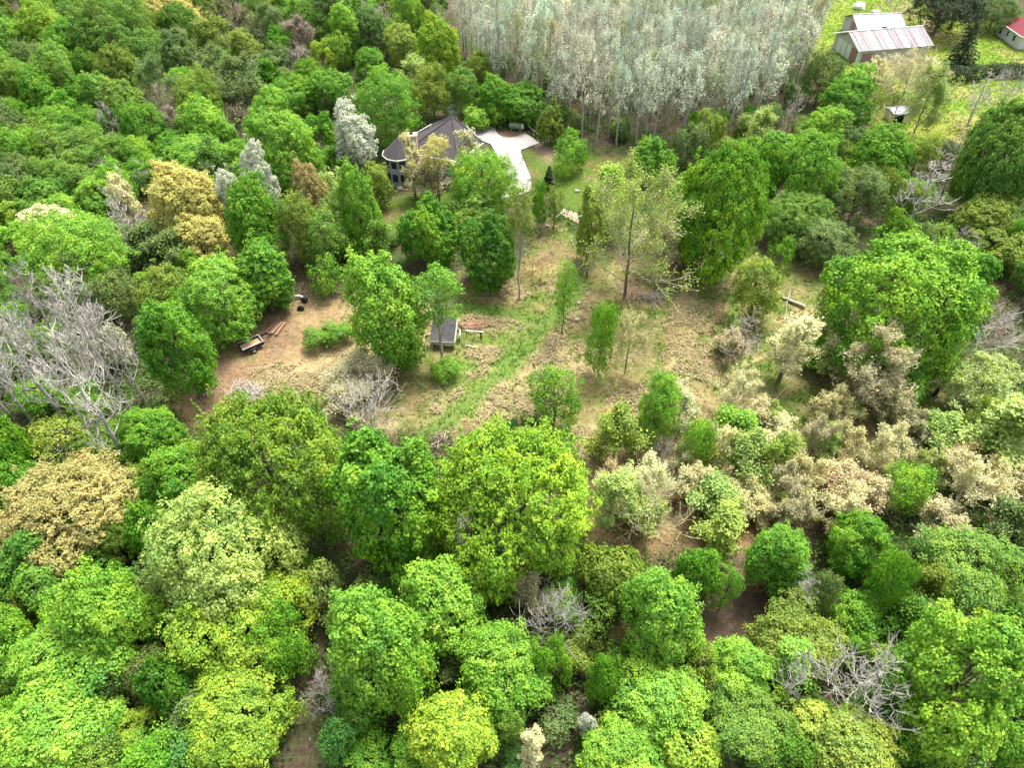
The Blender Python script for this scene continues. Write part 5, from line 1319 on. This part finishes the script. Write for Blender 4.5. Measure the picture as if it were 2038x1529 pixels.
b = MB(); b.add([(1.40, -1.6, 1.02), (1.47, -1.6, 1.02), (1.47, 1.65, 1.95), (1.40, 1.65, 1.95), (1.40, -1.6, 1.28), (1.47, -1.6, 1.28), (1.47, 1.65, 2.24), (1.40, 1.65, 2.24)], [(0, 1, 5, 4), (1, 2, 6, 5), (2, 3, 7, 6), (3, 0, 4, 7), (4, 5, 6, 7), (3, 2, 1, 0)]); b.build('barge_board', WHITE, cp)
p = P(912, 678); b = MB(); b.box((0, 0, .62), (.10, .75, 1.3), 0, .25); o = b.build('leaning_board', WHITE); o.location = (p.x + .25, p.y + .2, 0); tag(o, 'white board leaning against the end of the old shed', 'board')
# -- white rail on a dark post
p0, p1 = P(926, 658, .9), P(963, 661, .9); rp = thing('post_and_rail', 'white rail resting on a dark post beside the old shed', 'rail', (p1.x - .35, p1.y, 0))
o0 = Vector((p1.x - .35, p1.y, 0)); b = MB(); b.box(((p0 + p1) / 2 - o0), ((p1 - p0).length, .13, .09), math.atan2((p1 - p0).y, (p1 - p0).x)); b.build('rail', WHITE, rp)
b = MB(); b.box((0, 0, .40), (.18, .16, .9)); b.build('post', BLACK, rp)
b = MB(); b.box(tuple(p0 - o0 - Vector((-.1, 0, .48))), (.1, .1, .84)); b.build('post', OLDWOOD, rp)
# -- black post
p = P(1167, 549); bp_ = thing('black_post', 'black pipe-like post standing at the far clearing edge', 'post', (p.x, p.y, 0))
b = MB(); b.bar((0, 0, -.1), (.05, 0, 1.25), .10, .09, 8); b.bar((.05, 0, 1.25), (.12, 0, 1.55), .09, .07, 8); b.build('post', BLACK, bp_); b = MB(); b.bar((.1, 0, 1.45), (.15, 0, 1.62), .11, .11, 8); b.build('cap', BLACK, bp_)
# -- tank, black fence, tent by the house, white bar
tk = thing('fuel_tank', 'mossy cylindrical fuel tank with a cream end behind the driveway', 'tank', (.75, 116.3, 0), math.radians(-12))
b = MB(); prof = [(-1.35, .1), (-1.28, .35), (-1.1, .52), (1.0, .52)]
for (xa, ra), (xb, rb) in zip(prof[:-1], prof[1:]): b.bar((xa, 0, .72), (xb, 0, .72), ra, rb, 16)
b.build('tank', TANKM, tk, smooth=False)
b = MB(); b.bar((1.0, 0, .72), (1.2, 0, .72), .53, .42, 16); b.bar((1.2, 0, .72), (1.28, 0, .72), .42, .15, 16); b.build('end_cap', TARP, tk)
b = MB(); b.bar((-.1, 0, 1.2), (-.1, 0, 1.36), .16, .16, 10); b.build('filler_dome', TANKM, tk)
for x in (-.8, .7): b = MB(); b.box((x, 0, .12), (.16, .8, .35)); b.build('foot', ROCKM, tk)
f0, f1 = P(1050, 259), P(1083, 287); fn = thing('rail_fence', 'black two-rail fence along the corner of the driveway', 'fence', tuple(f0)); dv = f1 - f0
for k in range(5): b = MB(); c = dv * (k / 4); b.box((c.x, c.y, .45), (.14, .14, 1.1), math.atan2(dv.y, dv.x)); b.build('post', BLACK, fn)
for k in range(4):
    for z in (.5, .85): a_ = dv * (k / 4); b_ = dv * ((k + 1) / 4); b = MB(); b.box((a_ + b_) / 2 + Vector((0, 0, z)), (dv.length / 4 - .15, .06, .13), math.atan2(dv.y, dv.x)); b.build('rail', BLACK if z < .6 else GREYWOOD, fn)
p = P(819, 374); tn = thing('tarp_shelter', 'low dark tarp shelter at the foot of the rounded house bay', 'shelter', (p.x, p.y, 0))
b = MB(); b.add([(-1.0, -.5, .05), (1.05, -.55, .05), (.9, .7, .05), (-.8, .7, .05), (0.05, .1, 1.15), (-.25, .25, 1.05)], [(0, 1, 4), (1, 2, 4), (2, 3, 5, 4), (3, 0, 4, 5), (3, 2, 1, 0)]); b.build('tarp', ROOFB, tn)
b = MB(); b.bar((-1.2, -.6, .08), (1.1, -.66, .08), .06); b.build('edge_board', CREAMW, tn)
p = P(795, 377); lump('boulder', p.x, p.y, .5, .4, .4, ROCKM, 3, 'grey boulder beside the dark tarp shelter at the house', 'boulder')
for (px, py, r, lb) in [(1148, 381, .5, 'pale boulder on the grass beside the dark evergreen'), (1152, 604, .35, 'pale stump-like stone beside the slender sapling'), (1148, 637, .45, 'pale stone in the dry grass near the slim columnar tree'), (1090, 450, .4, 'pale stone at the near end of the gravel track')]:
    p = P(px, py); lump('boulder', p.x, p.y, r * .75, r * .6, r * .5, ROCKM, px, lb, 'boulder')
p0, p1 = P(1107, 432, .5), P(1124, 419, .5); b = MB(); b.bar(p0, p1, .10, .10, 6); b.box(tuple(p1 - Vector((0, 0, .2))), (.16, .16, .7)); b.box(tuple(p0 - Vector((0, 0, .2))), (.16, .16, .7)); o = b.build('barrier_bar', WHITE); tag(o, 'white barrier bar at the end of the gravel track', 'barrier')
# -- farm lawn things
p = P(1708, 16); lump('tarp_covered_heap', p.x, p.y, 1.3, 1.1, 1.1, TARP, 61, 'cream tarp thrown over a heap at the top of the lawn', 'tarp', .3)
p = P(1743, 25); lump('boulder', p.x, p.y, 1.3, .9, .5, ROCKM, 62, 'dark stony mound behind the smaller barn', 'mound')
for k, (px, py, lb) in enumerate([(1926, 36, 'largest white bucket, beside the dark spruce'), (1932, 35, 'middle white bucket of the row by the dark spruce'), (1938, 34, 'white bucket nearest the spruce trunk'), (1913, 33, 'white bucket standing apart from the row by the spruce')]):
    p = P(px, py); b = MB(); b.bar((0, 0, 0), (0, 0, .6), .30, .36, 12); b.bar((0, 0, .6), (0, 0, .66), .40, .40, 12); o = b.build('bucket', WHITE); o.location = (p.x, p.y, 0); tag(o, lb, 'bucket', 'white buckets by the spruce')
p = P(1849, 128); cr = thing('wooden_hutch', 'little wooden hutch with a pale top beside the patched barn', 'hutch', (p.x, p.y, 0), .2)
b = MB(); b.box((0, 0, .45), (.9, .8, .9)); b.build('body', OLDWOOD, cr); b = MB(); b.box((0, 0, .96), (1.3, 1.1, .1), 0, .12); b.build('lid', WHITE, cr)
p = P(2004, 79); bt = thing('small_boat', 'small white hull lying along the wall of the red-roofed house', 'boat', (p.x, p.y, 0), ang)
hull = []; 
for x, w_, h_ in ((-1.4, .35, .75), (-.9, .62, .7), (0, .72, .66), (.8, .55, .7), (1.4, .06, .85)): hull.append([(x, -w_, h_), (x, -w_ * .55, .12), (x, w_ * .55, .12), (x, w_, h_)])
b = MB(); vs = [v for r_ in hull for v in r_]; fs = []
for i in range(4):
    for j in range(3): fs.append((i * 4 + j, i * 4 + j + 1, (i + 1) * 4 + j + 1, (i + 1) * 4 + j))
    fs.append((i * 4 + 3, i * 4, (i + 1) * 4, (i + 1) * 4 + 3))
fs += [(0, 1, 2, 3), (19, 18, 17, 16)]; b.add(vs, fs); b.build('hull', WHITE, bt)
for x in (-.6, .3): b = MB(); b.box((x, 0, .74), (.35, .8, .07)); b.build('seat', DARK, bt)
def hedge(pts, w, h, label, seed):
    rg = np.random.default_rng(seed); pts = [P(*q_) for q_ in pts]; P_ = []; N_ = []
    for a, b_ in zip(pts[:-1], pts[1:]):
        d = b_ - a; m = int(d.length * 420); t = rg.random(m); an = rg.uniform(-.3, math.pi + .3, m); k = rg.uniform(.75, 1.08, m) * (.85 + .3 * vnoise(t * d.length, t * 0 + seed, seed, 1.6)); n_ = np.array([-d.y, d.x]) / d.length
        off = np.cos(an) * w * k; P_.append(np.stack([a.x + d.x * t + n_[0] * off, a.y + d.y * t + n_[1] * off, np.maximum(h * (.35 + .6 * np.sin(an)) * k, .05)], -1)); N_.append(np.stack([n_[0] * np.cos(an), n_[1] * np.cos(an), np.sin(an) + .3], -1) + rg.normal(size=(m, 3)) * .4)
    pos = np.concatenate(P_); v, f = cards(rg, pos, np.concatenate(N_), rg.uniform(.18, .36, len(pos)), rg.uniform(.14, .26, len(pos)))
    t = thing('hedge', label, 'hedge', tuple(pts[0])); o = link('foliage', mesh_np('hedge_leaves', v - np.array(pts[0]), f, [FOL], tint=np.repeat(np.clip(rg.normal(.45, .2, len(pos)), 0, 1), 4)), t, (.045, .075, .022))
    sg = [(np.array(pts[0].lerp(pts[-1], q_)) - np.array(pts[0]) + np.array([0, 0, -.1]), np.array(pts[0].lerp(pts[-1], q_)) - np.array(pts[0]) + np.array([0, 0, h * .7]), .06, .03) for q_ in np.linspace(.05, .95, 9)]
    v, f = tubes(sg, 4); link('stem', mesh_np('hedge_stems', v, f, [BARK]), t, BARKC['dark'])
hedge([(1884, 163), (1920, 160), (1952, 156)], 1.5, 2.6, 'dark hedge below the tall spruce on the lawn', 12)
hedge([(1962, 152), (2000, 151), (2060, 152)], 1.4, 2.4, 'dark hedge reaching the photo edge above the leafless trees', 13)

def leaning(ax, ay, bx, by, zb, r0, col, label):
    a, b_ = P(ax, ay), P(bx, by, zb); t = thing('leaning_dead_tree', label, 'tree', tuple(a)); rg = np.random.default_rng(ax); d = np.array(b_ - a)
    pl = polyline(rg, -d * .06, d, 6, .012); v, f = tubes(segs_of(pl, r0, r0 * .45), 8); link('trunk', mesh_np('trunk', v, f, [BARK], smooth=True), t, col); sg = []
    for k in range(9):
        c = pl[rg.integers(3, 7)]; e = c + unit(d * .5 + rg.normal(size=3) * 1.6) * rg.uniform(.8, 2.2); sg += segs_of(polyline(rg, c, e, 3, .06), r0 * .28, .015)
    v, f = tubes(sg, 4); link('branch', mesh_np('branch', v, f, [BARK]), t, col)
leaning(1880, 906, 1968, 824, 4.6, .22, (.20, .17, .145), 'long leaning grey trunk beneath the pale green tree at the photo edge')
leaning(1858, 786, 1893, 748, 2.6, .24, (.06, .055, .05), 'dark leaning trunk beside the grey fallen log')
for k, (px, py, rz_, lb) in enumerate([(846, 668, .5, 'pale board lying at the back corner of the old shed'), (938, 690, -.3, 'pale board lying in the grass in front of the white rail'), (852, 690, 1.1, 'grey board lying under the eave side of the old shed')]):
    p = P(px, py); b = MB(); b.box((0, 0, .05), (1.5 - .2 * k, .16, .05)); o = b.build('board', GREYWOOD if k == 2 else CREAMW); o.location = (p.x, p.y, 0); o.rotation_euler = (0, 0, rz_); tag(o, lb, 'board')
